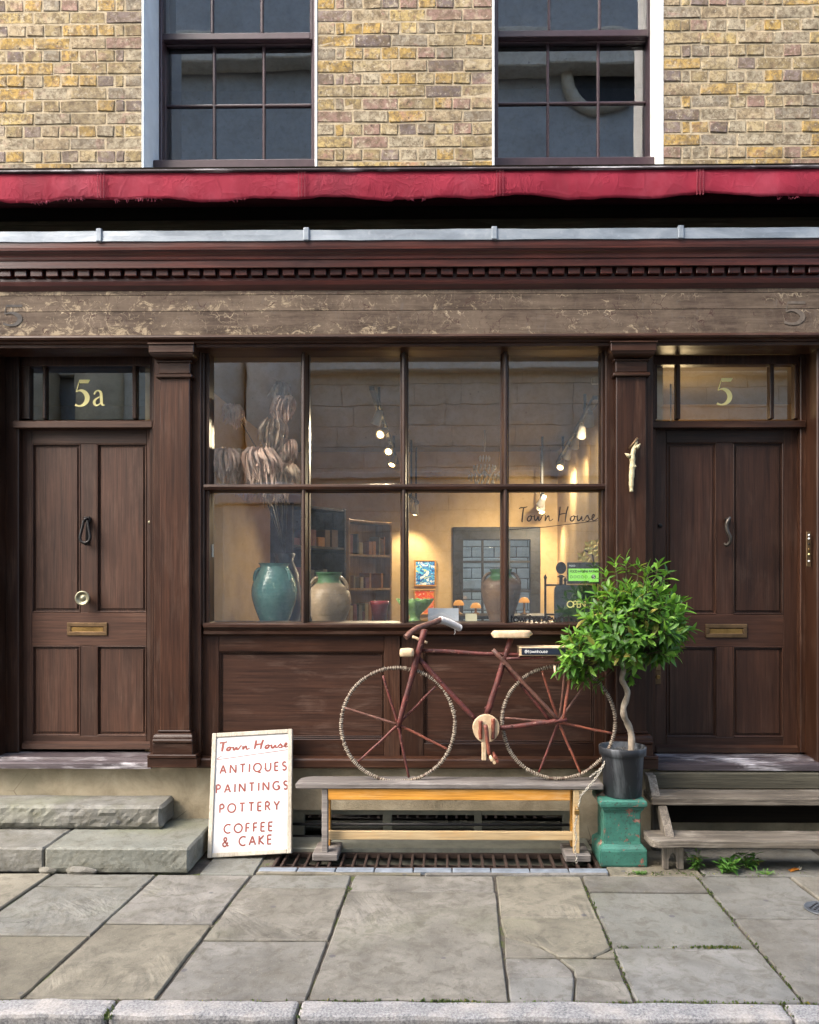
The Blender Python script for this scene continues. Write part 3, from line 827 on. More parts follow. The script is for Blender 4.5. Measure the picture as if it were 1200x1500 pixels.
def lower_a(L, x, y, h, w):
    pts = [(.14, .72, .10), (.26, .92, .09), (.46, .97, .09), (.62, .86, .16), (.66, .6, .18), (.66, .2, .18), (.74, .05, .10), (.90, .08, .05)]
    L.stroke(smooth_path([(x + w * a, y + h * c, d * h) for a, c, d in pts]), 1.0)
    pts = [(.64, .60, .05), (.40, .52, .08), (.18, .36, .15), (.14, .18, .17), (.26, .04, .12), (.44, .06, .08), (.64, .22, .06)]
    L.stroke(smooth_path([(x + w * a, y + h * c, d * h) for a, c, d in pts]), 1.0)

# ghost numerals on the fascia
M['ghost'] = plain('ghost_paint', (.062, .055, .05), .85, vary=.5, nscale=30)
M['ghost2'] = plain('ghost_cream', (.115, .092, .072), .85, vary=.5, nscale=30)
L = Letters((0, FY - .0034, 0))
def fiveblock(L, px, py0, py1, wpx):
    x, z0, z1 = X(px, FY), Z(py1, FY, px), Z(py0, FY, px); w, h = X(px + wpx, FY) - x, z1 - z0
    L.stroke([(x + w * .25, z0 + h * .93), (x + w * .98, z0 + h * .93)], h * .11)
    L.stroke([(x + w * .24, z0 + h * .98), (x + w * .14, z0 + h * .55)], h * .04)
    L.stroke(smooth_path([(x + w * a, z0 + h * c, d * h) for a, c, d in [(.14, .55, .05), (.45, .64, .1), (.8, .5, .2), (.9, .3, .22), (.7, .08, .15), (.35, .02, .08), (.08, .12, .12)]]), 1.0)
fiveblock(L, 3, 446, 478, 31)
L.build(M['ghost'], fas)
L = Letters((0, FY - .0034, 0)); fiveblock(L, 1146, 441, 476, 34); L.build(M['ghost2'], fas)

# ---- shop window, stall riser
YF, YG = -.02, .03
zh, zmu, zml, zsl = Z(517, YG), Z(708, YG), Z(722, YG), Z(912, YG)
GX = [(307, 440), (452, 586), (598, 734), (746, 881)]
b = MB()
x0, x1 = X(287, YF), X(896, YF)
b.box(x0, X(300, YF), -.03, .12, Z(917, 0), Z(505, 0), .004); b.box(X(888, YF), x1, -.03, .12, Z(917, 0), Z(505, 0), .004)
b.box(X(300, YF), X(306, YF), -.012, .10, zsl - .02, zh + .02, .003); b.box(X(882, YF), X(888, YF), -.012, .10, zsl - .02, zh + .02, .003)
b.box(x0 + .004, x1 - .004, -.026, .10, Z(515, -.02), Z(504, -.02), .004)
b.box(x0 + .05, x1 - .05, -.006, .10, zh, Z(513, -.01), .004)
frame = b.build('shop_window', M['oakV'], bld); frame['label'] = 'large shop window of eight panes in a dark wooden frame'
for (a, c) in ((440, 452), (586, 598), (734, 746)):
    b = MB(); xa_, xb_ = X(a, 0), X(c, 0); m = (xa_ + xb_) / 2
    b.prism([(xa_, .03), (xa_ + .006, .022), (xa_ + .012, -.008), (m - .012, -.014), (m - .010, -.026), (m, -.030), (m + .010, -.026), (m + .012, -.014), (xb_ - .012, -.008), (xb_ - .006, .022), (xb_, .03), (xb_, .085), (xa_, .085)],
            zsl - .004, zh + .004, 'Z')
    b.build('mullion', M['oakV'], frame)
b = MB(); zu, zl = Z(709, -.01), Z(719.5, -.01)
b.prism([(.03, zl - .004), (-.005, zl), (-.016, zl + .006), (-.034, zl + .010), (-.040, (zu + zl) / 2 + .004), (-.036, zu - .004), (-.016, zu), (.03, zu + .004), (.08, zu), (.08, zl)], X(301, 0), X(887, 0), 'X')
b.build('transom_rail', M['oakH'], frame)
for i, (a, c) in enumerate(GX):
    for z0, z1 in ((zml - .02, zmu + .0), (zsl, zml)):
        pass
for i, (a, c) in enumerate(GX):
    for z0, z1 in ((zmu - .006, zh + .004), (zsl - .004, zml + .006)):
        g = MB(); g.face([(X(a - 2, YG), YG + .012, z0), (X(c + 2, YG), YG + .012, z0), (X(c + 2, YG), YG + .012, z1), (X(a - 2, YG), YG + .012, z1)])
        o = g.build('pane', M['glass'], frame)
        o.rotation_euler = (random.uniform(-.002, .002), 0, random.uniform(-.002, .002))
# sill
b = MB(); zs0 = Z(913, -.05)
b.prism([(.10, zs0 + .008), (-.045, zs0), (-.055, zs0 - .008), (-.055, Z(919, -.05)), (-.040, Z(922, -.05)), (-.036, Z(924, -.04)), (-.046, Z(925, -.045)), (-.046, Z(929, -.045)), (-.025, Z(932, -.03)), (.10, Z(932, -.03))], X(298, -.05), X(890, -.05), 'X')
b.build('window_sill', M['oakH'], bld)
# stall riser: stiles and rails, panels set in
zt_, zb_ = Z(931, 0), Z(1108, 0)
b = MB(); b.box(X(287), X(897), .0605, .08, zb_, zt_); riser = b.build('stall_riser', M['oakV'], bld)
for a, c in ((287, 321), (563, 586.5), (588.5, 621), (870, 897)):
    b = MB(); b.box(X(a), X(c), -.004, .06, zb_, zt_, .003); b.build('stile', M['oakV'], riser)
for a, c, y0, y1 in ((321, 563, 931, 955), (321, 563, 1083, 1108), (621, 870, 931, 955), (621, 870, 1089, 1108)):
    b = MB(); b.box(X(a) + .0005, X(c) - .0005, -.003, .06, Z(y1, 0), Z(y0, 0), .003); b.build('riser_rail', M['oakH'], riser)
for a, c, y0, y1 in ((321, 563, 955, 1083), (621, 870, 955, 1089)):
    b = MB(); xa_, xb_, z0, z1 = X(a), X(c), Z(y1, 0), Z(y0, 0)
    b.box(xa_, xb_, .014, .05, z0, z1)
    o = b.build('panel', M['panel'], riser)
    bd = MB()
    for k, (off, yy, t) in enumerate(((.002, .002, .007), (.012, .008, .006))):
        u0, u1, v0, v1 = xa_ + off, xb_ - off, z0 + off, z1 - off
        bd.box(u0, u1, yy, .02, v0, v0 + t, .002); bd.box(u0, u1, yy, .02, v1 - t, v1, .002)
        bd.box(u0, u0 + t, yy, .02, v0 + t, v1 - t, .002); bd.box(u1 - t, u1, yy, .02, v0 + t, v1 - t, .002)
    bd.build('panel_bead', M['oakH'], riser)
b = MB(); b.prism([(.06, Z(1107, -.06)), (-.01, Z(1109, -.03)), (-.058, Z(1112, -.06)), (-.068, Z(1114, -.06)), (-.068, Z(1124, -.06)), (-.06, Z(1126, -.06)), (.06, Z(1126, -.06))], X(285, -.06), X(902, -.06), 'X')
b.build('base_rail', M['oakH'], bld)

# ---- pilasters
def pilaster(pc, name_label, dx=0, mV='oakV', mH='oakH'):
    """pc = pixel centre of the shaft"""
    YPb, YPs = -.045, -.095
    w = lambda px: px * 4.8 / F
    cx = X(pc, YPs)
    b = MB(); b.box(cx - w(35), cx + w(35), YPb, .12, Z(1106, -.1), Z(502, -.08), .004)
    o = b.build('pilaster', M[mV], bld); o['label'] = name_label
    b = MB(); b.box(cx - w(22), cx + w(22), YPs, YPb - .001, Z(1074, YPs), Z(552, YPs), .005)
    b.build('shaft', M[mV], o)
    b = MB()
    def ring(y0, y1, half, yy, bv=.004): b.box(cx - w(half), cx + w(half), yy, YPb - .002, Z(y1, yy), Z(y0, yy), bv)
    def cav(half0, half1, yy0, yy1, py0, py1):
        pts = []
        for k in range(7):
            t = k / 6; pts.append((half0 + (half1 - half0) * (1 - math.cos(t * math.pi / 2)), yy0 + (yy1 - yy0) * (1 - math.cos(t * math.pi / 2)), Z(py0, yy0) + (Z(py1, yy1) - Z(py0, yy0)) * math.sin(t * math.pi / 2)))
        rows = [[b.bm.verts.new(q) for q in ((cx - w(h), YPb - .003, z), (cx - w(h), y, z), (cx + w(h), y, z), (cx + w(h), YPb - .003, z))] for h, y, z in pts]
        for p_, q_ in zip(rows, rows[1:]):
            for k in range(3): b.bm.faces.new((p_[k], p_[k + 1], q_[k + 1], q_[k]))
        b.bm.faces.new(rows[0]); b.bm.faces.new(rows[-1])
    ring(500, 502.5, 34, -.168, .002); ring(502.5, 515, 33, -.160); cav(31.5, 24.5, -.155, -.104, 515.5, 526)
    ring(526.5, 529, 26, -.112, .003); ring(529, 546, 23, -.100); ring(546, 551.5, 27, -.116, .005)
    b.build('capital', M[mH], o)
    b = MB()
    ring(1071, 1074, 24, -.108, .003); cav(29, 24, -.135, -.104, 1084, 1074.5); ring(1084, 1090, 30, -.140, .007); ring(1090, 1107, 29.5, -.132)
    ring(1107, 1112, 36, -.15, .003); ring(1112, 1126, 36.5, -.142, .003)
    b.build('pilaster_base', M[mH], o)
    return cx
pilaster(256, 'dark wooden pilaster between the door marked 5a and the shop window')
pilaster(925, 'dark wooden pilaster between the shop window and the door marked 5')
# ---- outer jamb posts at the photograph's edges and plain panelling beyond
def outer_post(xa_, xb_, label):
    b = MB(); b.box(xa_, xb_, -.05, .3, Z(1126, 0), Z(505, 0), .006)
    o = b.build('outer_post', M['oakV'], bld)
outer_post(X(-90, -.05), X(-14, -.05), ''); outer_post(X(1197, -.05), X(1270, -.05), '')
b = MB(); b.box(XL, X(-90.5, -.05), .0, .1, Z(1126, 0), Z(505, 0)); b.box(X(1270.5, -.05), XR, .0, .1, Z(1126, 0), Z(505, 0)); b.build('side_boarding', M['oakV'], bld)

# ---- doors
YD = .15
def door(px0, px1, pyt, pyb, pan, mats, label):
    """pan: pixel x pairs of the two panel columns, y pairs of the two rows"""
    mV, mH = mats
    x0, x1, zt_, zb_ = X(px0, YD), X(px1, YD), Z(pyt, YD, (px0 + px1) / 2), Z(pyb, YD, (px0 + px1) / 2)
    (a0, a1), (c0, c1), (r0, r1), (s0, s1) = pan
    PXm = (px0 + px1) / 2
    zz = lambda py: Z(py, YD, PXm)
    b = MB()
    b.box(x0, X(a0, YD), YD, YD + .05, zb_, zt_, .002); b.box(X(c1, YD), x1, YD, YD + .05, zb_, zt_, .002)
    b.box(X(a1, YD), X(c0, YD), YD + .0005, YD + .05, zz(r1) + .0005, zz(r0) - .0005, .002); b.box(X(a1, YD), X(c0, YD), YD + .0005, YD + .05, zz(s1) + .0005, zz(s0) - .0005, .002)
    d = b.build('door', M[mV], bld); d['label'] = label
    for t0, t1 in ((zt_, zz(r0)), (zz(r1), zz(s0)), (zz(s1), zb_)):
        b = MB(); b.box(X(a0, YD) + .0005, X(c1, YD) - .0005, YD - .0005, YD + .05, t1, t0, .002); b.build('rail', M[mH], d)
    for u0, u1 in ((a0, a1), (c0, c1)):
        for v0, v1 in ((r0, r1), (s0, s1)):
            b = MB(); p0, p1, q0, q1 = X(u0, YD), X(u1, YD), zz(v1), zz(v0)
            b.box(p0, p1, YD + .016, YD + .045, q0, q1)
            e = .022; b.box(p0 + e, p1 - e, YD + .008, YD + .0165, q0 + e, q1 - e, .004)
            t = .008
            b.box(p0, p1, YD - .003, YD + .02, q0, q0 + t, .003); b.box(p0, p1, YD - .003, YD + .02, q1 - t, q1, .003)
            b.box(p0, p0 + t, YD - .003, YD + .02, q0 + t, q1 - t, .003); b.box(p1 - t, p1, YD - .003, YD + .02, q0 + t, q1 - t, .003)
            b.build('door_panel', M[mV], d)
    return d
d1 = door(33, 226, 629, 1098, ((47, 118), (142, 215), (650, 897), (946, 1078)), ('doorV', 'doorH'), 'left door, mid brown with a looped iron knocker and round knob')
d2 = door(957, 1168, 628, 1100, ((976, 1050), (1074, 1148), (648, 900), (947, 1080)), ('door2V', 'door2H'), 'right door, darkest brown with a curved metal knocker')
def letter_plate(px0, px1, py0, py1, d):
    pm = (px0 + px1) / 2
    x0, x1, z0, z1 = X(px0, YD), X(px1, YD), Z(py1, YD, pm), Z(py0, YD, pm)
    b = MB(); t = .026
    b.box(x0, x1, YD - .010, YD, z0, z0 + t, .003); b.box(x0, x1, YD - .010, YD, z1 - t, z1, .003)
    b.box(x0, x0 + t, YD - .010, YD, z0 + t, z1 - t, .003); b.box(x1 - t, x1, YD - .010, YD, z0 + t, z1 - t, .003)
    b.lathe([(.006, 0), (.006, .004), (0, .006)], 0, 0, 10) if False else None
    o = b.build('letter_plate', M['brass_dull'], d)
    b = MB(); b.box(x0 + t + .002, x1 - t - .002, YD - .006, YD - .001, z0 + t - .004, z1 - t - .004, .002); b.build('flap', M['brass'], o) if False else b.build('letter_flap', M['brass'], d)
letter_plate(99, 158, 912, 931, d1); letter_plate(1033, 1094, 914, 934, d2)
# bottom weather rail on each door
for d, a, c, y0, y1 in ((d1, 36, 224, 1087, 1098), (d2, 960, 1167, 1090, 1101)):
    b = MB(); b.prism([(YD - .001, Z(y0, YD)), (YD - .028, Z(y0 + 3, YD)), (YD - .032, Z(y1 - 1, YD)), (YD - .001, Z(y1, YD))], X(a, YD), X(c, YD), 'X'); b.build('weather_bar', M['doorH'] if d is d1 else M['oakH'], d)
# knocker 1: pear-shaped loop; knob
kx = X(129, YD); kz = Z(762, YD, 129)
b = MB()
b.box(kx - .022, kx + .022, YD - .022, YD, kz - .012, kz + .022, .006); b.tube([(kx, YD - .03, kz + .012), (kx, YD - .03, kz - .005)], .014, 10)
loop = [(.010, -.005), (.016, -.04), (.024, -.085), (.030, -.115), (.022, -.140), (0, -.150), (-.022, -.140), (-.030, -.115), (-.024, -.085), (-.016, -.04), (-.010, -.005)]
b.tube([(kx + x * 1.15, YD - .032 - .01 * min(1, abs(z) * 8), kz + z) for x, z in smooth_path(loop)], .0095, 8)
b.lathe([(0, -.016), (.012, -.008), (.014, 0), (.012, .008), (0, .016)], kx, YD - .036, 10, kz - .15)
b.box(kx - .012, kx + .012, YD - .012, YD, kz - .16, kz - .012, .004)
b.build('door_knocker', M['iron'], d1)
def yknob(prof, x, z, y0, nm, mat, d, n=20):
    b = MB(); rings = []
    for r, yy in prof: rings.append([b.bm.verts.new((x + r * math.cos(2 * math.pi * k / n), y0 - yy, z + r * math.sin(2 * math.pi * k / n))) for k in range(n)])
    for p_, q_ in zip(rings, rings[1:]):
        for k in range(n): b.bm.faces.new((p_[k], p_[(k + 1) % n], q_[(k + 1) % n], q_[k])).smooth = True
    b.bm.faces.new(rings[-1]); b.bm.faces.new(rings[0])
    return b.build(nm, mat, d)
kz = Z(876, YD, 127); kx = X(127, YD)
M['pale_brass'] = plain('pale_green_brass', (.30, .28, .19), .35, .7, .4)
yknob([(.020, 0), (.018, .03), (.040, .045), (.047, .055), (.047, .064), (.040, .066), (.033, .060), (.030, .052), (.016, .052), (.013, .058), (.006, .060)], kx, kz, YD, 'knob', M['pale_brass'], d1)
# knocker 2: S-curved handle
kx = X(1064, YD); b = MB()
zc = lambda py: Z(py, YD, 1064)
yknob([(.016, 0), (.016, .03), (.012, .036), (.004, .038)], kx + .004, zc(762), YD, 'knocker_boss', M['iron'], d2)
path = [(.008, 759, .045), (-.012, 764, .055), (-.018, 772, .05), (-.010, 781, .055), (.006, 788, .06), (.004, 795, .055), (-.012, 800, .045), (-.022, 797, .03)]
b.tube([(kx + x, YD - y, zc(pz)) for x, pz, y in smooth_path(path)], [.010 + .003 * math.sin(3.1 * k / 28) for k in range(len(smooth_path(path)))], 9)
b.build('door_knocker', plain('worn_grey_metal', (.08, .07, .06), .32, .75, .3), d2)
yknob([(.014, 0), (.014, .008), (.008, .011), (.003, .011)], X(967, YD), Z(770, YD, 967), YD, 'keyhole', M['iron'], d2)
yknob([(.010, 0), (.010, .006), (.005, .009)], X(219.5, YD), Z(765, YD, 219), YD, 'keyhole', M['pale_brass'], d1)
b = MB(); x0, x1 = X(961.5, .1), X(971.5, .1); zc = lambda py: Z(py, .12, 966)
b.box(x0, x1, YD - .008, YD, zc(1003), zc(972), .003)
lp = b.build('lock_plate', M['brass_dull'], d2)
yknob([(.012, .008), (.013, .02), (.009, .024), (.007, .016), (.003, .016)], (x0 + x1) / 2, zc(992), YD, 'lock_cylinder', M['brass'], d2, 12)
b = MB(); b.box(x0 + .003, x1 - .003, YD - .018, YD - .008, zc(983), zc(974), .003); b.build('lock_latch', M['brass_dull'], d2)

# ---- door cases: jamb linings, transom bars, fanlights
def doorcase(pl, pr, gl, pt, label, side, mV, mH, numeral):
    """pl/pr pixel edges of the door, gl the glass columns of the fanlight, pt its top"""
    pm = (pl + pr) / 2; zz = lambda py, y=YD: Z(py, y, pm)
    b = MB()
    xl, xr = X(pl, YD), X(pr, YD)
    b.box(xl - .085, xl + .002, .10, .22, zz(1100), zz(506), .004); b.box(xr - .002, xr + .055, .10, .22, zz(1100), zz(506), .004)
    b.box(xl - .13, xl - .083, .0, .24, zz(1110), zz(506), .004) ; b.box(xr + .053, xr + .12, .0, .24, zz(1110), zz(506), .004)
    o = b.build('door_case', M[mV], bld); o['label'] = label
    b = MB()   # transom bar
    b.prism([(.22, zz(613)), (.09, zz(616, .09)), (.075, zz(617.5, .08)), (.075, zz(626, .08)), (.10, zz(628, .1)), (.22, zz(628))], xl - .02, xr + .02, 'X')
    b.build('transom_bar', M[mH], o)
    b = MB()
    b.box(xl, xr, .13, .2, zz(pt - 14), zz(pt), .004)
    bars = [(a, c) for (_, a), (c, _) in zip(gl, gl[1:])]
    for a, c in bars: b.box(X(a, .15), X(c, .15), .135, .19, zz(614), zz(pt), .004)
    b.box(xl, X(gl[0][0], .15), .134, .19, zz(614), zz(pt), .003); b.box(X(gl[-1][1], .15), xr, .134, .19, zz(614), zz(pt), .003)
    b.build('fanlight_bar', M[mV], o)
    for a, c in gl:
        for z0, z1 in ((614, pt), (pt - 14, pt - 28)):
            g = MB(); g.face([(X(a - 2, .16), .162, zz(z0)), (X(c + 2, .16), .162, zz(z0)), (X(c + 2, .16), .162, zz(z1)), (X(a - 2, .16), .162, zz(z1))])
            g.build('pane', M['glass'], o)
    L = Letters((0, .158, 0))
    for kind, px, py0, py1, wpx in numeral:
        (numeral5 if kind == '5' else lower_a)(L, X(px, .158), Z(py1, .158, px), (py1 - py0) * 5.06 / F, wpx * 5.06 / F)
    L.build(M['gold'], o)
doorcase(33, 224, ((45, 64), (68, 195), (201, 223)), 537, 'left door case with a fanlight lettered 5a', -1, 'oakV', 'doorH', (('5', 109, 556, 595, 24), ('a', 135, 571, 595, 21)))
doorcase(957, 1168, ((962, 990), (996, 1127), (1133, 1163)), 535, 'right door case with a fanlight numbered 5', 1, 'oakV', 'oakH', (('5', 1049, 554, 593, 25),))
# head boards over both doors
b = MB()
b.box(X(-14, .1), X(224, .1), .20, .30, Z(506, .1), 3.3); b.box(X(955, .1), X(1197, .1), .20, .30, Z(506, .1), 3.3)
b.build('head_board', M['oakH'], bld)
# thresholds
for a, c, y0, y1, y2 in ((-60, 221, 1101, 1117, 1126), (963, 1260, 1103, 1119, 1129)):
    b = MB(); yb, yf = .17, -.10
    pm = (a + c) / 2
    zt2 = Z(y1, yf, pm)
    b.prism([(yb, zt2 + .012), (-.0, zt2 + .012), (-.004, zt2 + .002), (yf + .012, zt2), (yf, zt2 - .008), (yf, Z(y2, yf, pm)), (yb, Z(y2, yf, pm))], X(a, yf), X(c, yf), 'X')
    b.build('threshold', M['sill'], bld)

# ---- plinth with the basement window opening
YP = .0
ox0, ox1, ozt = X(425, YP), X(848, YP), Z(1187, YP)
b = MB(); zp = Z(1126, -.02)
b.box(XL, ox0, YP, .25, -.2, zp); b.box(ox1, XR, YP, .25, -.2, zp); b.box(ox0, ox1, YP, .25, ozt, zp)
plinth = b.build('plinth', M['render'], bld)
M['grey_frame'] = plain('grey_green_frame_paint', (.22, .22, .175), .6, vary=.35, bump=.3)
b = MB(); yw = .06
zz = lambda py: Z(py, yw)
b.box(ox0, ox1, yw, yw + .06, zz(1194), ozt + .02, .003); b.box(ox0, ox1, yw - .01, yw + .06, -.30, zz(1240) + .02, .003)
for a, c in ((425, 445), (561, 574), (695, 706), (825, 850)): b.box(X(a, yw), X(c, yw), yw - .002, yw + .06, -.02, ozt, .003)
bw = b.build('basement_window', M['grey_frame'], bld)
for py in (1206, 1224):
    b = MB(); b.tube([(ox0, yw - .025, zz(py)), (ox1, yw - .025, zz(py))], .009, 8); b.build('guard_bar', M['black'], bw)
for a, c in ((445, 561), (574, 695), (706, 825)):
    g = MB(); g.face([(X(a, yw), yw + .03, .0), (X(c, yw), yw + .03, .0), (X(c, yw), yw + .03, ozt), (X(a, yw), yw + .03, ozt)]); g.build('pane', M['glass'], bw)
# light well under the grate, dark cellar behind
M['pit'] = plain('shade_dark_pit_brick', (.035, .033, .027), .9, vary=.5)  # brick darkened to paint in the shade seen between the grate bars
b = MB(); x0, x1 = PITX0 - .25, PITX1 + .25
b.box(x0, x1, PITY0 - .25, PITY0 - .005, -1.1, -.165); b.box(x0, PITX0 - .005, PITY0 - .005, -.0, -1.1, -.165); b.box(PITX1 + .005, x1, PITY0 - .005, -.0, -1.1, -.165)
b.box(x0, x1, PITY0 - .25, .2, -1.2, -1.1); b.box(x0, ox0 + .1, .001, .2, -1.1, -.2); b.box(ox1 - .1, x1, .001, .2, -1.1, -.2)
b.box(ox0 + .1, ox1 - .1, .02, .2, -1.1, -.3)
b.build('light_well', M['pit'], bld)
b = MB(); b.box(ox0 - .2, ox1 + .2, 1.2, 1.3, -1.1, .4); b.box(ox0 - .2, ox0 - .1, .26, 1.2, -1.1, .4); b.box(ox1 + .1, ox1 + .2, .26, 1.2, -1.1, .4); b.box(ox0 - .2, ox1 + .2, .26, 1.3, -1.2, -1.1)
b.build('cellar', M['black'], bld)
b = MB(); b.box(PITX0 + .002, PITX1 - .002, -.208, -.001, -.16, .024, .005); b.build('grate_sill', M['grey_frame'], bld)
# ================================================================ SHOP INTERIOR
M['ochre'] = plain('ochre_plaster', (.56, .39, .19), .85, vary=.2, nscale=3)
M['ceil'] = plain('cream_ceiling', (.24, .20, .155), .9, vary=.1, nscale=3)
M['floorb'] = wood('shop_floorboards', (.05, .03, .018), (.13, .08, .045), 'Y', .5)
RX0, RX1, RYB, RZ0, RZ1 = X(232, .2), X(951, .2), 4.3, .5, 3.14
bwx0, bwx1, bwz0, bwz1 = X(666, RYB), X(789, RYB), Z(925, RYB), Z(776, RYB)
b = MB()
b.box(RX0 - .1, RX0, .24, RYB, RZ0, RZ1); b.box(RX1, RX1 + .1, .24, RYB, RZ0, RZ1)
b.box(RX0 - .1, bwx0, RYB, RYB + .15, RZ0, RZ1); b.box(bwx1, RX1 + .1, RYB, RYB + .15, RZ0, RZ1)
b.box(bwx0, bwx1, RYB, RYB + .15, RZ0, bwz0); b.box(bwx0, bwx1, RYB, RYB + .15, bwz1, RZ1)
b.box(RX0, X(284), .13, .24, RZ0, RZ1); b.box(X(899), RX1, .13, .24, RZ0, RZ1); b.box(X(284), X(899), .13, .24, RZ0, 1.27)
# passages behind the two doors (seen through the fanlights)
b.box(X(960, .3), RX1, 1.6, 1.7, RZ0, RZ1) if False else None
b.build('interior_wall', M['ochre'], bld)
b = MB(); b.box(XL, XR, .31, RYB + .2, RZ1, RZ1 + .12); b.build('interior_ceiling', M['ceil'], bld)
b = MB(); b.box(XL, XR, .26, RYB + .2, RZ0 - .05, RZ0); b.build('interior_floor', M['floorb'], bld)
b = MB(); b.box(RX1 + .1, XR, 1.9, 2.0, RZ0, RZ1); b.box(XR - .1, XR, .31, 1.9, RZ0, RZ1); b.build('passage_wall', M['ochre'], bld)
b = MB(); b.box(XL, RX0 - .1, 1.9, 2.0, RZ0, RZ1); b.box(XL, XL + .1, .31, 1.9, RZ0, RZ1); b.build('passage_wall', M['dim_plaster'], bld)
# outer shell so that no daylight leaks in from the back
b = MB(); b.box(XL - .1, XR + .1, RYB + 1.0, RYB + 1.1, -.16, 6.9) if False else b.box(XL - .12, XL, .11, 4.6, -.16, 6.9); b.box(XR, XR + .12, .11, 4.6, -.16, 6.9); b.box(XL, XR, .11, 4.6, 6.66, 6.8)
b.box(XL, RX0 - .1, RYB + .05, 4.6, .4, 6.7); b.box(RX1 + .1, XR, RYB + .05, 4.6, .4, 6.7); b.box(RX0 - .1, RX1 + .1, RYB + .16, 4.6, 3.2, 6.7)
b.build('side_wall', M['render'], bld)
SHZ = Z(914, .35)
b = MB(); b.box(X(286), X(897), .105, .70, SHZ - .035, SHZ, .004); b.box(X(286), X(897), .68, .70, RZ0, SHZ - .035); b.build('display_shelf', M['oakH'], bld)
# rear window looking onto a pale brick yard wall
M['dark_frame'] = plain('black_brown_window_frame', (.016, .014, .014), .5)
b = MB(); t = .10
b.box(bwx0 - .02, bwx0 + t, RYB - .03, RYB + .1, bwz0, bwz1 + .03, .006); b.box(bwx1 - t, bwx1 + .02, RYB - .03, RYB + .1, bwz0, bwz1 + .03, .006)
b.box(bwx0, bwx1, RYB - .031, RYB + .1, bwz1 - .12, bwz1 + .03, .006); b.box(bwx0, bwx1, RYB - .031, RYB + .1, bwz0, bwz0 + .1, .006)
for px in (707, 746): b.box(X(px, RYB) - .014, X(px, RYB) + .014, RYB, RYB + .05, bwz0, bwz1, .004)
for py in (823, 866): b.box(bwx0, bwx1, RYB + .001, RYB + .05, Z(py, RYB) - .014, Z(py, RYB) + .014, .004)
rw = b.build('rear_window', M['dark_frame'], bld)
g = MB(); g.face([(bwx0, RYB + .06, bwz0), (bwx1, RYB + .06, bwz0), (bwx1, RYB + .06, bwz1), (bwx0, RYB + .06, bwz1)]); g.build('pane', M['glass'], rw)
yard = thing('yard_wall', 'pale blue painted brick yard wall seen through the rear window of the shop', 'wall', (0, 6.2, 0))
M['yard_paint'] = plain('pale_painted_brick', (.62, .70, .74), .8, vary=.2, nscale=8)
M['yard_joint'] = plain('dark_yard_joint', (.16, .18, .19), .9)
b = MB(); b.box(-2.5, 3.5, 6.23, 6.4, -.16, 3.6); b.build('backing', M['yard_joint'], yard)
yb = MB(); yb.box(-.15, .15, 0, .06, -.068, .068, .008); bmesh.ops.recalc_face_normals(yb.bm, faces=yb.bm.faces[:])
ym = bpy.data.meshes.new('brick'); yb.bm.to_mesh(ym); yb.bm.free(); ym.materials.append(M['yard_paint'])
for r in range(13):
    for c in range(8):
        inst('brick', ym, (-.55 + c * .315 + (.157 if r % 2 else 0), 6.2, 1.0 + r * .149), yard)

# ---- track lights
M['steel'] = plain('white_spot_housing', (.62, .60, .56), .35, 0, .1)
M['bulb'] = emit('lit_bulb', (1.0, .66, .28), 9)
def spot_light(loc, aim, e, col=(1, .80, .53), ang=100):
    if aim[1] < .5: ang = 58
    d = bpy.data.lights.new('shop_spot', 'SPOT'); d.energy = e * 1.2; d.color = col; d.spot_size = R(ang); d.spot_blend = .7; d.shadow_soft_size = .04
    o = bpy.data.objects.new('shop_spot', d); COL.objects.link(o); o.location = loc
    o.rotation_euler = (Vector(aim) - Vector(loc)).to_track_quat('-Z', 'Y').to_euler()
def track(label, xa_, xb_, y0, y1, z, heads, cat='track light'):
    t = thing('track_light', label, cat, ((xa_ + xb_) / 2, (y0 + y1) / 2, z), 'track lights on the shop ceiling')
    b = MB(); b.prism([(xa_ - .018, y0), (xa_ + .018, y0), (xb_ + .018, y1), (xb_ - .018, y1)], z, z + .03, 'Z')
    for q in (.2, .8):
        b.box(xa_ + (xb_ - xa_) * q - .01, xa_ + (xb_ - xa_) * q + .01, y0 + (y1 - y0) * q - .01, y0 + (y1 - y0) * q + .01, z + .03, RZ1)
    b.build('rail', M['black'], t)
    for (q, aim, lit) in heads:
        p_ = Vector((xa_ + (xb_ - xa_) * q, y0 + (y1 - y0) * q, z))
        d = (Vector(aim) - p_).normalized()
        c = p_ + Vector((0, 0, -.07))
        b = MB(); b.tube([p_, c], .008, 6); b.tube([c - d * .055, c - d * .02, c + d * .055, c + d * .065], [.022, .030, .040, .042], 14)
        h = b.build('spotlight', M['steel'], t)
        if lit:
            b = MB(); e = c + d * .066
            u = d.orthogonal().normalized(); w = d.cross(u); rr = []
            for r, k in ((.027, 0), (.02, .006), (.0, .009)):
                rr.append([b.bm.verts.new(e + (u * math.cos(a) + w * math.sin(a)) * r + d * k) for a in [2 * math.pi * s / 12 for s in range(12)]] if r else [b.bm.verts.new(e + d * k)])
            for k in range(12):
                b.bm.faces.new((rr[0][k], rr[0][(k + 1) % 12], rr[1][(k + 1) % 12], rr[1][k])); b.bm.faces.new((rr[1][k], rr[1][(k + 1) % 12], rr[2][0]))
            b.build('bulb', M['bulb'], h)
            spot_light(e + d * .03, aim, lit)
ZT = 2.95
track('ceiling track light seen through the upper second pane, with two glowing bulbs', X(545, .6), X(582, 4.0), .6, 4.0, ZT,
      [(.16, (-1.2, 1.5, 1.2), 0), (.34, (-1.15, .3, 2.1), 34), (.58, (-.75, .4, 1.45), 24), (.78, (-.95, 2.5, 1.5), 16)])
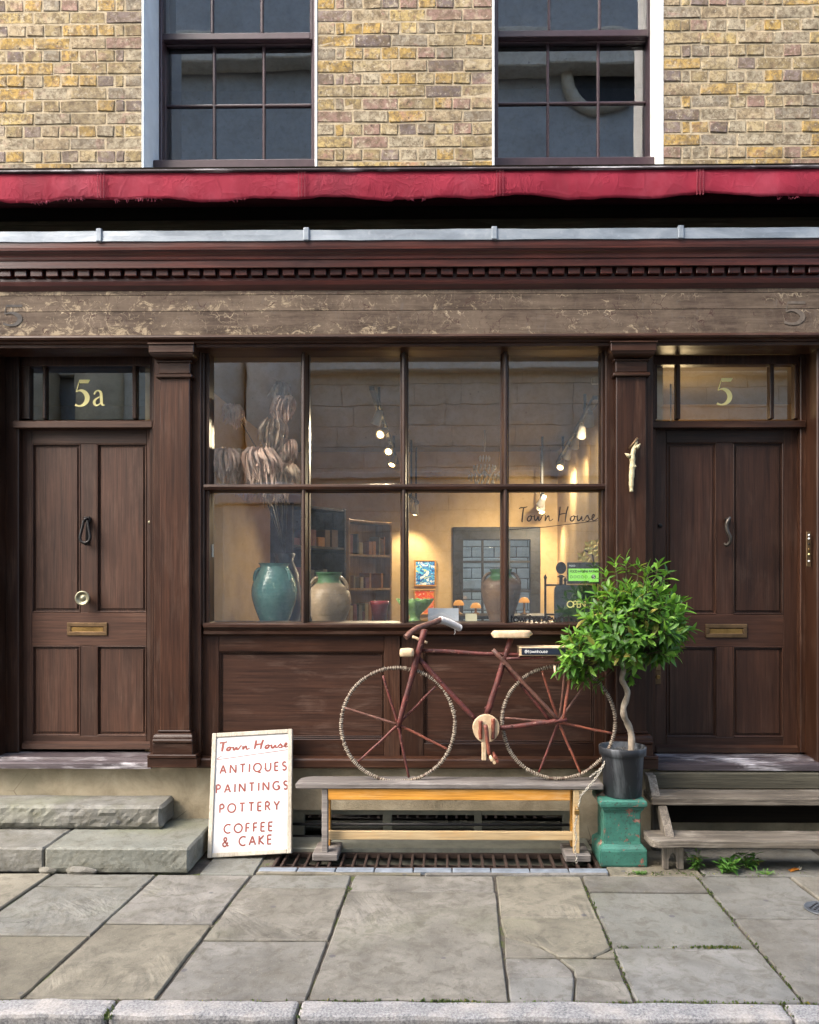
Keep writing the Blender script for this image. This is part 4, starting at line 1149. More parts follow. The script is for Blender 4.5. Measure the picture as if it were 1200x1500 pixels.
track('ceiling track light slanting down the upper right pane', X(872, .9), X(817, 4.0), .9, 4.0, ZT,
      [(.10, (1.25, 2.6, 1.9), 10), (.26, (1.2, 3.2, 1.5), 0), (.42, (1.2, 3.6, 1.5), 4), (.62, (.9, 4.3, 1.6), 16), (.85, (.5, 2.0, 1.3), 12)])
track('short far track light at the back left of the shop', X(603, 3.9), X(612, 4.2), 3.4, 4.15, Z(735, 3.9), [(.2, (-.4, 4.3, 1.6), 0), (.75, (-.5, 4.3, 1.3), 10)])
track('far cluster of lit bulbs behind the lettering on the window', X(788, 3.6), X(792, 4.2), 3.2, 4.15, Z(728, 3.6),
      [(.1, (.6, 4.3, 1.5), 8), (.4, (1.0, 4.3, 1.4), 8), (.65, (.3, 2.3, 1.3), 6), (.9, (1.2, 3.5, 1.3), 6)])
# passage light behind the right fanlight
lt = thing('ceiling_lamp', 'warm globe lamp hidden in the passage behind the right fanlight', 'lamp', (1.75, 1.2, 2.75))
b = MB(); b.lathe([(0, -.09), (.06, -.07), (.09, 0), (.06, .07), (.02, .09)], 1.75, 1.2, 14, 2.75); b.build('globe', emit('globe_glow', (1, .7, .35), 2), lt)
b = MB(); b.tube([(1.75, 1.2, 2.84), (1.75, 1.2, RZ1)], .006, 6); b.build('cord', M['black'], lt)
d = bpy.data.lights.new('shop_globe', 'POINT'); d.energy = 2.2; d.color = (1, .72, .38); d.shadow_soft_size = .1
o = bpy.data.objects.new('shop_globe', d); COL.objects.link(o); o.location = (1.75, 1.05, 2.62)

# ---- jars in the window
def glaze(name, c1, c2, drip, rough, split=None, blo=(.3, .2, .12)):
    k = NT(name)
    z = k.n('ShaderNodeSeparateXYZ'); k.t.links.new(k.n('ShaderNodeTexCoord').outputs['Object'], z.inputs[0])
    c = k.mix(k.ramp(k.noise(6, 6, .65, .5), [(.35, 0.0), (.68, 1.0)]), c1, c2)
    c = k.mix(k.ramp(k.noise(26, 5, .7), [(.6, 0.0), (.72, .6)]), c, drip)
    if split is not None:
        e = k.math('ADD', z.outputs[2], k.math('MULTIPLY', k.noise(9, 3), .05))
        body = k.mix(k.ramp(k.noise(7, 6, .7, .4), [(.35, 0.0), (.7, 1.0)]), blo, tuple(v * .55 for v in blo))
        body = k.mix(k.ramp(k.noise(40, 3), [(.6, 0.0), (.75, .5)]), body, (.5, .42, .3))
        c = k.mix(k.ramp(e, [(split, 0.0), (split + .012, 1.0)]), body, c)
    rings = k.n('ShaderNodeTexWave', bands_direction='Z'); k.t.links.new(k.n('ShaderNodeTexCoord').outputs['Object'], rings.inputs[0]); rings.inputs['Scale'].default_value = 14; rings.inputs['Distortion'].default_value = 1.5
    return k.fin(c, rough, k.bump(k.math('ADD', k.math('MULTIPLY', rings.outputs['Fac'], .25), k.noise(50, 3)), .3, .006), spec=.5)
M['glaze_green'] = glaze('teal_green_glaze', (.055, .155, .145), (.12, .25, .225), (.25, .33, .25), .14)
M['glaze_brown'] = glaze('half_glazed_terracotta', (.05, .15, .06), (.10, .22, .10), (.2, .25, .12), .4, .115, (.50, .36, .23))
M['glaze_big'] = glaze('rough_brown_oil_jar', (.04, .13, .04), (.08, .20, .07), (.2, .22, .1), .5, .135, (.25, .145, .085))
def jar(label, pc, Y, py_top, py_bot, prof, mat, handles):
    """prof: (radius px, y px) of the outline in the photograph, built as a real lathe at depth Y"""
    cx = X(pc, Y); s = (Y - CY) / F
    zb_ = SHZ if py_bot > 905 else Z(py_bot, Y)
    zs_ = lambda py: zb_ + (py_bot - py) * s
    t = thing('jar', label, 'jar', (cx, Y, zb_), 'old pottery jars on the display shelf')
    b = MB(); pts = [(r * s * 1.06, zs_(py)) for r, py in prof]
    inner = [(max(.01, r - .012), z - .004) for r, z in pts[::-1][:4]]
    b.lathe([(p_[0], p_[1]) for p_ in pts] + [(inner[0][0], pts[-1][1])] + [(r, z - .01) for r, z in inner[1:]], cx, Y, 32)
    b.build('body', M[mat], t)
    for hx, y0, y1, r0, r1, out in handles:
        b = MB(); pp = []
        for k in range(11):
            a = k / 10; ang = math.pi * a
            rr = (r0 + (r1 - r0) * a + out * math.sin(ang) ** .7); pp.append((cx + hx[0] * rr * s, Y + hx[1] * rr * s, zs_(y0 + (y1 - y0) * (1 - math.cos(ang)) / 2)))
        b.tube(pp, .011, 7); b.build('handle', M[mat], t)
def smooth_prof(p_): return smooth_path(p_, 2)
jar('tall teal green glazed jar, leftmost on the display shelf', 402, .34, 823, 912, smooth_prof([(0.5, 912), (18, 912), (21, 905), (28, 885), (32, 868), (30, 852), (24, 838), (19, 828), (20, 825), (22, 823)]), 'glaze_green',
    [((.86, -.5), 831, 850, 20, 27, 6), ((-.86, -.5), 831, 850, 20, 27, 6)])
jar('round terracotta jar with green glazed neck beside the teal jar', 482, .34, 836, 912, smooth_prof([(.5, 912), (20, 912), (24, 904), (30, 888), (31, 874), (27, 861), (18, 853), (15, 849), (15, 842), (18, 838), (18, 836)]), 'glaze_brown',
    [((1, -.12), 844, 861, 14, 27, 5), ((-1, -.12), 844, 861, 14, 27, 5)])
jar('large rough brown oil jar with green neck in front of the rear window', 734, .38, 832, 912, smooth_prof([(.5, 912), (15, 912), (18, 900), (25, 878), (28, 862), (27, 852), (20, 846), (14, 842), (14, 836), (16, 832)]), 'glaze_big',
    [((1, -.1), 838, 854, 14, 26, 5), ((-1, -.1), 838, 854, 14, 26, 5)])
# red pot and green bowl
M['red'] = plain('red_glazed_pot', (.36, .02, .025), .3, vary=.3)
M['leafgreen'] = glaze('leaf_green_majolica', (.16, .34, .06), (.30, .48, .16), (.55, .65, .35), .25)
s = 5.3 / F; Yq = .42
t = thing('plant_pot', 'small red tapering pot on the display shelf behind the bowl', 'pot', (X(556, Yq), Yq, SHZ))
b = MB(); b.lathe([(.0, 0), (9 * s, 0), (13 * s, 27 * s), (14 * s, 28 * s), (14 * s, 33 * s), (12.5 * s, 33 * s), (11 * s, 20 * s), (0, 18 * s)], X(556, Yq), Yq, 24, SHZ); b.build('body', M['red'], t)
Yq = .30; cx = X(608, Yq); s = 5.2 / F
t = thing('bowl', 'green footed bowl with a frilled rim like cabbage leaves', 'bowl', (cx, Yq, SHZ))
b = MB(); n = 48; rings = []
for r, z, f in ((.5, 0, 0), (11, 0, 0), (11, 4, 0), (7, 9, 0), (8, 14, .03), (16, 22, .06), (22, 30, .09), (25, 36, .12), (24, 36.5, .12), (20, 28, .08), (8, 18, 0), (.5, 17, 0)):
    rings.append([b.bm.verts.new((cx + r * s * (1 + f * math.cos(8 * a)) * math.cos(a), Yq + r * s * (1 + f * math.cos(8 * a)) * math.sin(a), SHZ + (z + f * 16 * math.cos(8 * a + 1)) * s)) for a in [2 * math.pi * k / n for k in range(n)]])
for p_, q_ in zip(rings, rings[1:]):
    for k in range(n): b.bm.faces.new((p_[k], p_[(k + 1) % n], q_[(k + 1) % n], q_[k])).smooth = True
b.build('body', M['leafgreen'], t)
# cards
def card(label, px0, px1, py0, py1, Y, mat, cat='card', nm='card'):
    b = MB(); x0, x1, z1 = X(px0, Y), X(px1, Y), Z(py0, Y); 
    b.prism([(Y, SHZ), (Y + .02, z1), (Y + .023, z1), (Y + .06, SHZ), (Y + .057, SHZ), (Y + .0215, z1 - .004), (Y + .003, SHZ)], x0, x1, 'X')
    return tag(b.build(nm, mat, None), label, cat)
card('pale blue grey folded card standing by the bowl', 627, 672, 891, 912, .16, plain('pale_grey_card', (.52, .55, .62), .7, vary=.05))
card('small cream folded price card right of the grey card', 682, 699, 899, 912, .18, plain('cream_card', (.62, .57, .38), .7, vary=.05))
# paintings on the rear wall
def abstract(name, cols, sc):
    k = NT(name)
    v = k.noise(sc, 3, .5, 2.5, sc=(1, 1, 1.3))
    c = k.ramp(v, [(i / len(cols) * .5 + .25, c) for i, c in enumerate(cols)], 'CONSTANT')
    return k.fin(c, .4)
def painting(label, px0, px1, py0, py1, Y, cols, sc):
    x0, x1, z0, z1 = X(px0, Y), X(px1, Y), Z(py1, Y), Z(py0, Y)
    t = thing('painting', label, 'painting', ((x0 + x1) / 2, Y, z0))
    b = MB(); f = .018
    b.box(x0, x1, Y, Y + .03, z0, z0 + f, .003); b.box(x0, x1, Y, Y + .03, z1 - f, z1, .003); b.box(x0, x0 + f, Y, Y + .03, z0 + f, z1 - f, .003); b.box(x1 - f, x1, Y, Y + .03, z0 + f, z1 - f, .003)
    b.build('frame', M['orange_wood'], t)
    b = MB(); b.box(x0 + f, x1 - f, Y + .008, Y + .02, z0 + f, z1 - f); b.build('canvas', abstract('abstract_paint_' + label.split()[1], cols, sc), t)
painting('small blue and white abstract painting on the ochre rear wall', 607, 639, 820, 859, RYB - .035, [(.02, .09, .5), (.85, .88, .9), (.03, .32, .8), (.02, .05, .3), (.12, .55, .9), (.75, .65, .2)], 9)
painting('small red abstract painting hung under the blue one', 606, 638, 863, 901, RYB - .035, [(.85, .06, .02), (.9, .3, .05), (.85, .09, .03), (.9, .7, .45)], 7)
# small fixtures
Yq = 1.0; b = MB(); b.box(X(868, Yq), X(879, Yq), Yq, Yq + .05, Z(562, Yq), Z(531, Yq), .006); tag(b.build('alarm_box', plain('cream_plastic', (.62, .58, .45), .5)), 'cream plastic box high up behind the upper right pane', 'alarm box')
Yq = .046; b = MB(); b.box(X(307, Yq), X(313, Yq), Yq, Yq + .001, Z(816, Yq), Z(797, Yq)); tag(b.build('paper_label', M['white']), 'tiny white label stuck on the left edge of the lower left pane', 'label')
# bookcases
M['pine'] = wood('honey_pine', (.42, .25, .10), (.60, .39, .19), 'Z', .5, .2, (.4, .3, .18))
M['dark_case'] = wood('dark_bookcase', (.02, .012, .008), (.05, .03, .018), 'Z', .5)
ORD = 'first second third fourth fifth sixth seventh eighth ninth tenth eleventh twelfth thirteenth fourteenth fifteenth sixteenth'.split()
def bookcase(label, cx, cy, rot, w, d, z1, mat, rows, books):
    t = thing('bookcase', label, 'bookcase', (cx, cy, RZ0))
    t.rotation_euler.z = 0
    ca, sa = math.cos(rot), math.sin(rot)
    def place(b):
        for v in b.bm.verts: v.co = Vector((cx + v.co.x * ca - v.co.y * sa, cy + v.co.x * sa + v.co.y * ca, v.co.z))
        return b
    b = MB(); 
    b.box(-w / 2, -w / 2 + .025, -d / 2, d / 2, RZ0, z1, .003); b.box(w / 2 - .025, w / 2, -d / 2, d / 2, RZ0, z1, .003); b.box(-w / 2 + .025, w / 2 - .025, d / 2 - .015, d / 2, RZ0, z1)
    place(b).build('case', M[mat], t)
    zs_ = [RZ0 + .06 + (z1 - RZ0 - .08) * k / rows for k in range(rows + 1)]
    for z in zs_:
        b = MB(); b.box(-w / 2 + .026, w / 2 - .026, -d / 2 + .004, d / 2 - .016, z - .01, z + .012, .002); place(b).build('shelf', M[mat], t)
    for si, z in enumerate(zs_[:-1]):
        x = -w / 2 + .05; bi = 0
        while x < w / 2 - .08:
            bw_ = random.uniform(.02, .06) if books else random.uniform(.06, .1); h = random.uniform(.10, .2) if books else random.uniform(.06, .16)
            if random.random() < .75:
                b = MB(); b.box(x, x + bw_ - .003, -d / 2 + .03, d / 2 - .05, z + .0125, z + .0125 + h, .003)
                c = random.choice(book_m); o = place(b).build('book' if books else 'box', c[1], None)
                bi += 1; kd = 'book' if books else 'box'; tag(o, f"{c[0]} {kd}, {ORD[bi - 1]} from left on {ORD[rows - 1 - si]} shelf down of the {'pine' if mat == 'pine' else 'dark'} bookcase", kd, f"goods on the {'pine' if mat == 'pine' else 'dark'} bookcase")
            x += bw_ + random.choice((0, 0, .02))
book_m = [('cream', plain('cream_cover', (.5, .42, .28), .6)), ('brown', plain('brown_cover', (.14, .06, .03), .6)), ('orange', plain('orange_cover', (.5, .2, .03), .6)), ('grey', plain('grey_cover', (.2, .2, .2), .6)), ('dark red', plain('dark_red_cover', (.2, .03, .025), .6))]
bookcase('honey pine bookcase seen through the second lower pane', -.80, 2.9, R(52), .62, .22, Z(763, 2.9), 'pine', 5, True)
bookcase('dark bookcase of small goods at the left side of the shop', -1.16, 1.9, R(58), .7, .25, Z(742, 1.9), 'dark_case', 5, False)
# paddle on the rear wall
Yq = RYB - .05; cx = X(505, Yq)
t = thing('paddle', 'dark spoon-shaped wooden paddle hanging on the rear wall', 'paddle', (cx, Yq, Z(846, Yq)))
b = MB(); sp = [(6, 846), (11, 836), (13, 825), (10, 815), (4, 808), (2.4, 800), (2.2, 790), (3, 785)]
s = 9.2 / F; b.prism([(cx + r * s, Z(py, Yq)) for r, py in sp] + [(cx - r * s, Z(py, Yq)) for r, py in sp[::-1]], Yq, Yq + .03, 'Y', .006); b.build('paddle_blade', M['dark_case'], t)
# table with two lamps and a few things
b = MB(); Yt = 2.3; tx0, tx1, tz = X(660, Yt), X(800, Yt), Z(900, Yt)
t = thing('table', 'dark side table with lamps on it behind the oil jar', 'table', ((tx0 + tx1) / 2, Yt, RZ0))
b.box(tx0, tx1, Yt - .3, Yt + .3, tz - .03, tz, .004); b.build('table_top', M['dark_case'], t)
for x in (tx0 + .04, tx1 - .04):
    for y in (Yt - .26, Yt + .26):
        b = MB(); b.box(x - .025, x + .025, y - .025, y + .025, RZ0, tz - .031, .003); b.build('leg', M['dark_case'], t)
shade_m = emit('amber_lamp_shade', (1.0, .40, .08), .16); shade_m.node_tree.nodes['Principled BSDF'].inputs['Base Color'].default_value = (.6, .3, .08, 1)
for px, h, lab in ((672, 18, 'left of the oil jar'), (697, 14, 'touching the left edge of the oil jar'), (768, 22, 'right of the oil jar')):
    cx = X(px, Yt); s = 7.2 / F
    t = thing('table_lamp', 'small lamp with glowing amber shade, ' + lab, 'lamp', (cx, Yt, tz), 'amber lamps on the side table')
    b = MB(); b.lathe([(.04, 0), (.035, .01), (.012, .02), (.01, h * s - .03), (.012, h * s)], cx, Yt, 12, tz + .0005); b.build('lamp_base', M['brass'], t)
    b = MB(); b.lathe([(.05, 0), (.047, .02), (.03, .045), (.008, .05)], cx, Yt, 16, tz + h * s - .03); b.build('lamp_shade', shade_m, t)
# chandelier
M['crystal'] = plain('cut_crystal', (.75, .75, .75), .05, vary=.1, spec=1.0)
Yq = 3.0; cx = X(710, Yq); zz = lambda py: Z(py, Yq)
t = thing('chandelier', 'small crystal chandelier hanging by a chain in the third upper pane', 'chandelier', (cx, Yq, zz(708)))
b = MB(); b.lathe([(.05, 0), (.045, .02), (.01, .03)], cx, Yq, 12, zz(625)); b.tube([(cx, Yq, zz(662)), (cx, Yq, zz(622))], .008, 6); b.tube([(cx, Yq, zz(622)), (cx, Yq, RZ1)], .004, 5); b.build('stem', M['steel'], t)
b = MB()
for tier, r, py, n in ((0, .05, 668, 10), (1, .11, 682, 16), (2, .16, 696, 20), (3, .09, 704, 10)):
    for k in range(n):
        a = 2 * math.pi * k / n; q = Vector((cx + r * math.cos(a), Yq + r * math.sin(a), zz(py)))
        b.tube([q, q + Vector((0, 0, -.02)), q + Vector((0, 0, -.055))], [.003, .012, .002], 5)
tag(b.build('crystal', M['crystal'], t), kind='stuff')
for k in range(5):
    a = 2 * math.pi * k / 5 + .3; b = MB()
    b.tube([(cx, Yq, zz(690)), (cx + .08 * math.cos(a), Yq + .08 * math.sin(a), zz(700)), (cx + .16 * math.cos(a), Yq + .16 * math.sin(a), zz(690))], .005, 6); b.build('arm', M['steel'], t)

# ---- signs and things in the right lower pane
Yq = .048; zz = lambda py: Z(py, Yq)
x0, x1 = X(831, Yq), X(880, Yq)
t = thing('hygiene_rating', 'food hygiene rating sticker, bright green on black, inside the window', 'sign', ((x0 + x1) / 2, Yq, zz(854)))
b = MB(); b.box(x0, x1, Yq, Yq + .003, zz(855), zz(824), 0); b.build('backing', M['black'], t)
k = NT('lime_green_print'); k.fin((.36, .86, .14), .5)
b = MB(); b.box(X(833, Yq), X(877, Yq), Yq - .001, Yq - .0002, zz(851), zz(833)); b.box(X(863, Yq), X(877, Yq), Yq - .001, Yq - .0002, zz(852.5), zz(851.02)); b.build('panel', k.m, t)
L = Letters((0, Yq - .0015, 0)); hx = lambda px: X(px, Yq); u = 5.0 / F
L.text('FOOD HYGIENE RATING', hx(835), zz(838.5), 3 * u, .6 * u, width=40 * u); L.build(M['black'], t)
for i in range(5): L = Letters((0, Yq - .0015, 0)); L.stroke([(hx(837 + i * 5.4) + a, zz(845) + c) for a, c in arc(0, 0, 1.8 * u, 1.8 * u, 0, 360, 14)], .5 * u); L.build(M['black'], t)
L = Letters((0, Yq - .0015, 0))
L.poly([(hx(869.5) + a, zz(845) + c) for a, c in arc(0, 0, 3.2 * u, 3.2 * u, 0, 345, 20)])
L.build(M['black'], t)
L = Letters((0, Yq - .0022, 0)); fx, fz, fw, fh = hx(868), zz(847), 3 * u, 4 * u
L.stroke([(fx + fw, fz + fh), (fx + .2 * fw, fz + fh), (fx + .1 * fw, fz + .55 * fh)] + [(fx + fw * .45 + a, fz + .3 * fh + c) for a, c in arc(0, 0, .5 * fw, .3 * fh, 110, -140, 10)], .8 * u)
L.build(M['white'], t); L = Letters((0, Yq - .0006, 0)); L.text('FOOD', hx(834), zz(830), 2.2 * u, .4 * u); L.build(M['white'], t)
# OPEN sign
Yq = .12; x0, x1 = X(812, Yq), X(871, Yq); zz = lambda py: Z(py, Yq)
t = thing('open_sign', 'dark slate OPEN sign with gold letters and rounded corners', 'sign', ((x0 + x1) / 2, Yq, SHZ))
r = .03; pts = []
for cx_, cz_, a0 in ((x1 - r, zz(857) - r, 0), (x0 + r, zz(857) - r, 90), (x0 + r, SHZ + r, 180), (x1 - r, SHZ + r, 270)): pts += [(cx_ + r * math.cos(R(a0 + q * 15)), cz_ + r * math.sin(R(a0 + q * 15))) for q in range(7)]
b = MB(); b.prism(pts, Yq, Yq + .012, 'Y', .002); b.build('board', plain('slate_board', (.035, .045, .055), .35, vary=.4), t)
L = Letters((0, Yq - .002, 0)); L.text('OPEN', X(831, Yq), zz(889.5), 9 * 5 / F, 1.5 * 5 / F, width=26 * 5 / F); L.build(M['gold'], t)
# round dark mirror on a stand, iron rack, orchid, white candle
Yq = .45; cx = X(822, Yq); zz = lambda py: Z(py, Yq)
t = thing('table_mirror', 'small round dark mirror on a carved stand left of the green sticker', 'mirror', (cx, Yq, SHZ))
b = MB(); b.lathe([(.05, 0), (.045, .015), (.015, .03), (.012, zz(846) - SHZ), (.03, zz(845) - SHZ), (.008, zz(842) - SHZ)], cx, Yq, 14, SHZ); b.build('stand', M['dark_case'], t)
b = MB(); pts = [(cx + 7.5 * 5.3 / F * math.cos(a), zz(832) + 9 * 5.3 / F * math.sin(a)) for a in [2 * math.pi * q / 24 for q in range(24)]]; b.prism(pts, Yq - .01, Yq + .012, 'Y', .004); b.build('mirror_disc', M['black'], t)
Yq = .6; zz = lambda py: Z(py, Yq)
t = thing('iron_rack', 'black iron rack with pointed posts behind the OPEN sign', 'rack', (X(815, Yq), Yq, SHZ))
for px, py in ((799, 848), (828, 852)):
    b = MB(); b.tube([(X(px, Yq), Yq, SHZ), (X(px, Yq), Yq, zz(py)), (X(px, Yq), Yq, zz(py - 2)), (X(px, Yq), Yq, zz(py - 7))], [.008, .008, .013, .001], 8); b.build('post', M['iron'], t)
b = MB(); b.tube([(X(799, Yq), Yq, zz(857)), (X(828, Yq), Yq, zz(857))], .007, 6); b.tube([(X(799, Yq), Yq, zz(900)), (X(828, Yq), Yq, zz(900))], .007, 6); b.build('rail', M['iron'], t)
Yq = .40; zz = lambda py: Z(py, Yq)
t = thing('orchid', 'pale yellow orchid flowers glowing behind the green sticker', 'flowers', (X(866, Yq), Yq, SHZ))
b = MB(); b.tube([(X(872, Yq), Yq, SHZ), (X(874, Yq), Yq, zz(850)), (X(868, Yq), Yq, zz(812)), (X(856, Yq), Yq, zz(806))], .006, 6); b.lathe([(0, 0), (.05, 0), (.07, .12), (.065, .12), (0, .1)], X(872, Yq), Yq, 16, SHZ); b.build('stem', M['dark_case'], t)
k = NT('yellow_petal'); k.fin((.75, .60, .18), .6); k.put(k.b.inputs['Subsurface Weight'], .2)
for px, py in ((852, 816), (866, 806), (875, 808), (858, 824), (862, 800), (872, 798)):
    b = MB(); c = Vector((X(px, Yq), Yq - .03, zz(py)))
    for q in range(5):
        a = 2 * math.pi * q / 5 + px; dx, dz = math.cos(a), math.sin(a)
        b.face([c, c + Vector((dx * .02 - dz * .018, -.015, dz * .02 + dx * .018)), c + Vector((dx * .045, -.005, dz * .045)), c + Vector((dx * .02 + dz * .018, -.015, dz * .02 - dx * .018))])
    b.build('flower', k.m, t)
# lettering on the window glass
L = Letters((0, YG + .010, 0)); yy = YG + .010
xs0 = X(760, yy); L.script(xs0, Z(765, yy), X(876, yy) - xs0, 23 * 4.93 / F, .0062)
L.build(plain('dark_window_lettering', (.015, .012, .012), .6), frame); L = Letters((0, YG + .010, 0))
L.stroke([(X(736, yy), Z(777, yy)), (X(800, yy), Z(772, yy)), (X(876, yy), Z(763, yy))], .0042)
L.build(bpy.data.materials['dark_window_lettering'], frame); L = Letters((0, YG + .010, 0))
L.text('townhousewindow.com', X(748, yy), Z(911, yy), 10.5 * 4.93 / F, .0085, font=LOW, width=128 * 4.93 / F)
L.build(bpy.data.materials['dark_window_lettering'], frame)

# ---- dried amaranth in a tall dark vase
Yq = .24; cx = X(398, Yq) + .02; zz = lambda py: Z(py, Yq)
YV = .56; t = thing('dried_flowers', 'dried drooping pinkish flower heads in a dark vase behind the left panes', 'dried flowers', (cx, YV, SHZ))
b = MB(); b.lathe([(0, 0), (.10, 0), (.12, .1), (.10, zz(840) - SHZ), (.06, zz(820) - SHZ), (.075, zz(808) - SHZ), (.065, zz(808) - SHZ), (.05, zz(820) - SHZ)], cx, YV, 24, SHZ); b.build('vase', plain('dark_stoneware', (.03, .03, .035), .3), t)
def petal_mat(nm, a, c):
    k = NT(nm); return k.fin(k.mix(k.ramp(k.noise(30, 3), [(.35, 0.0), (.65, 1.0)]), a, c), .85)
dm_ = [petal_mat('dried_pink', (.50, .31, .235), (.62, .45, .35)), petal_mat('dried_tan', (.50, .38, .27), (.34, .22, .155))]
for i, (px, py, r, n, dy) in enumerate(((343, 600, 12, 60, 0), (410, 566, 12, 50, .02), (414, 590, 13, 60, -.04), (396, 625, 18, 95, 0), (332, 672, 20, 110, -.05), (349, 668, 18, 100, .03), (388, 672, 22, 130, -.06), (412, 655, 16, 80, .05), (424, 650, 10, 45, .0), (398, 700, 18, 90, .02), (365, 700, 14, 70, .06), (428, 690, 14, 60, -.02))):
    c = Vector((X(px, Yq + dy), Yq + dy, zz(py))); s = 5.5 / F
    b = MB(); b.tube([(cx, YV, zz(810)), (cx + (c.x - cx) * .35, Yq + .2 + dy * .4, zz(790) + (c.z - zz(790)) * .6), c], [.006, .004, .003], 5); b.build('stem', M['dark_case'], t)
    b = MB()
    lean_ = random.uniform(-.3, .3)
    for q in range(int(n * 1.5)):
        a = random.uniform(0, 2 * math.pi); rr = r * s * random.uniform(.25, 1.15); ln = r * s * random.uniform(.3, 2.2)
        dx, dy_ = math.cos(a), math.sin(a); cu = random.uniform(-.9, 1.5) * r * s * .5
        o = c + Vector((0, 0, random.uniform(-.01, .015)))
        pts_ = [tuple(o), tuple(c + Vector((rr * .6 * dx + lean_ * rr, rr * .6 * dy_, r * s * random.uniform(.35, .75)))), tuple(c + Vector((rr * 1.05 * dx + lean_ * rr, rr * dy_, r * s * .1))),
                tuple(c + Vector((rr * 1.15 * dx, rr * 1.1 * dy_, -ln * .55))), tuple(c + Vector((rr * 1.05 * dx - cu * dx, rr * dy_ - cu * dy_, -ln)))]
        P = [Vector(w) for w in smooth_path(pts_, 1)]; wd = random.uniform(.005, .012); tw_ = random.uniform(0, 3.1); prev = None
        for k_, v_ in enumerate(P):
            d_ = (P[min(k_ + 1, len(P) - 1)] - P[max(k_ - 1, 0)]).normalized(); sd_ = d_.cross(Vector((math.cos(tw_ + k_ * .35), math.sin(tw_ + k_ * .35), .2))).normalized()
            f_ = math.sin(math.pi * (k_ + .6) / (len(P) + .2)); e_ = (b.bm.verts.new(v_ + sd_ * wd * f_), b.bm.verts.new(v_ - sd_ * wd * f_ + Vector((0, 0, .002))))
            if prev: b.bm.faces.new((prev[0], prev[1], e_[1], e_[0])).smooth = True
            prev = e_
    b.build('flower_head', dm_[i % 2], t)
# ================================================================ AWNING
YA = -.30
t = thing('awning', 'rolled up faded red canvas awning with a scalloped frayed valance above the shopfront', 'awning', (0, YA, Z(292, YA)))
def low_edge(px): return 290.5 + 2.4 * math.sin(px * .0215 + 1.2) + 1.7 * math.sin(px * .047) + 1.5 * mn.noise(Vector((px * .05, 0, 0)))
n, m = 420, 8; b = MB(); rows = []
za = Z(251, YA)
seams = [X(q, YA) for q in (150, 443, 732, 1024)]
for i in range(n + 1):
    x = XL + (XR - XL) * i / n
    px = 650 + x * F / 4.6
    low = 290.5 + 2.4 * math.sin(px * .0215 + 1.2) + 1.7 * math.sin(px * .047) + 1.5 * mn.noise(Vector((px * .05, 0, 0))) - (3 if abs(px - 585) < 8 else 0)
    zl = Z(low, YA)
    col_ = []
    for j in range(m + 1):
        f = j / m; z = za + (zl - za) * f
        y = YA - .010 * math.sin(f * 2.6) + mn.noise(Vector((x * 3.2, z * 4, 1))) * .018 * f + mn.noise(Vector((x * 8, z * 5, 5))) * .004
        for sx in seams:
            d = abs(x - sx)
            if d < .09: y += .007 * math.sin(f * 26 + d * 20) * (1 - d / .09)
        col_.append(b.bm.verts.new((x, y, z)))
    rows.append(col_)
for p_, q_ in zip(rows, rows[1:]):
    for j in range(m): b.bm.faces.new((p_[j], q_[j], q_[j + 1], p_[j + 1])).smooth = True
bmesh.ops.solidify(b.bm, geom=b.bm.faces[:], thickness=.003)
b.build('valance', M['canvas'], t)
M['thread'] = plain('pale_red_thread', (.36, .05, .09), .8)
for sx in seams:
    b = MB()
    for dx in (-.018, 0, .018):
        for k in range(13):
            z = za - .012 - k * .0115; b.box(sx + dx - .0012, sx + dx + .0012, YA - .024, YA - .016, z - .004, z + .003)
    b.build('seam', plain('seam_thread', (.25, .04, .06), .8) if sx == seams[0] else bpy.data.materials['seam_thread'], t)
b = MB()
for px0, px1, k in ((48, 125, 34), (168, 235, 26), (1130, 1168, 16), (600, 640, 6), (330, 360, 6)):
    for _ in range(k):
        px = random.uniform(px0, px1); x = X(px, YA); z = Z(low_edge(px) - 1.2, YA); l = random.uniform(.006, .026)
        dx = random.uniform(-.015, .02); b.tube([(x, YA - .006, z), (x + dx * .4, YA - .006, z - l * .5), (x + dx, YA - .004, z - l)], .0008, 3, cap=False)
tag(b.build('frayed_thread', M['thread'], t), kind='stuff')
b = MB(); b.box(XL, XR, YA - .018, YBR - .009, za + .002, za + .016, .004); b.build('head_board', M['sill'], t)
b = MB(); b.tube([(XL, -.14, za - .07), (XR, -.14, za - .07)], .05, 14); b.build('roller', plain('shade_black_canvas_roll', (.016, .003, .004), .95, spec=.05), t)  # red canvas blackened to paint in the shade under the valance
for px in (-330, 1560):
    b = MB(); x = X(px, -.2); b.box(x - .012, x + .012, -.29, -.025, za - .18, za - .002, .003); b.build('bracket', M['black'], t)

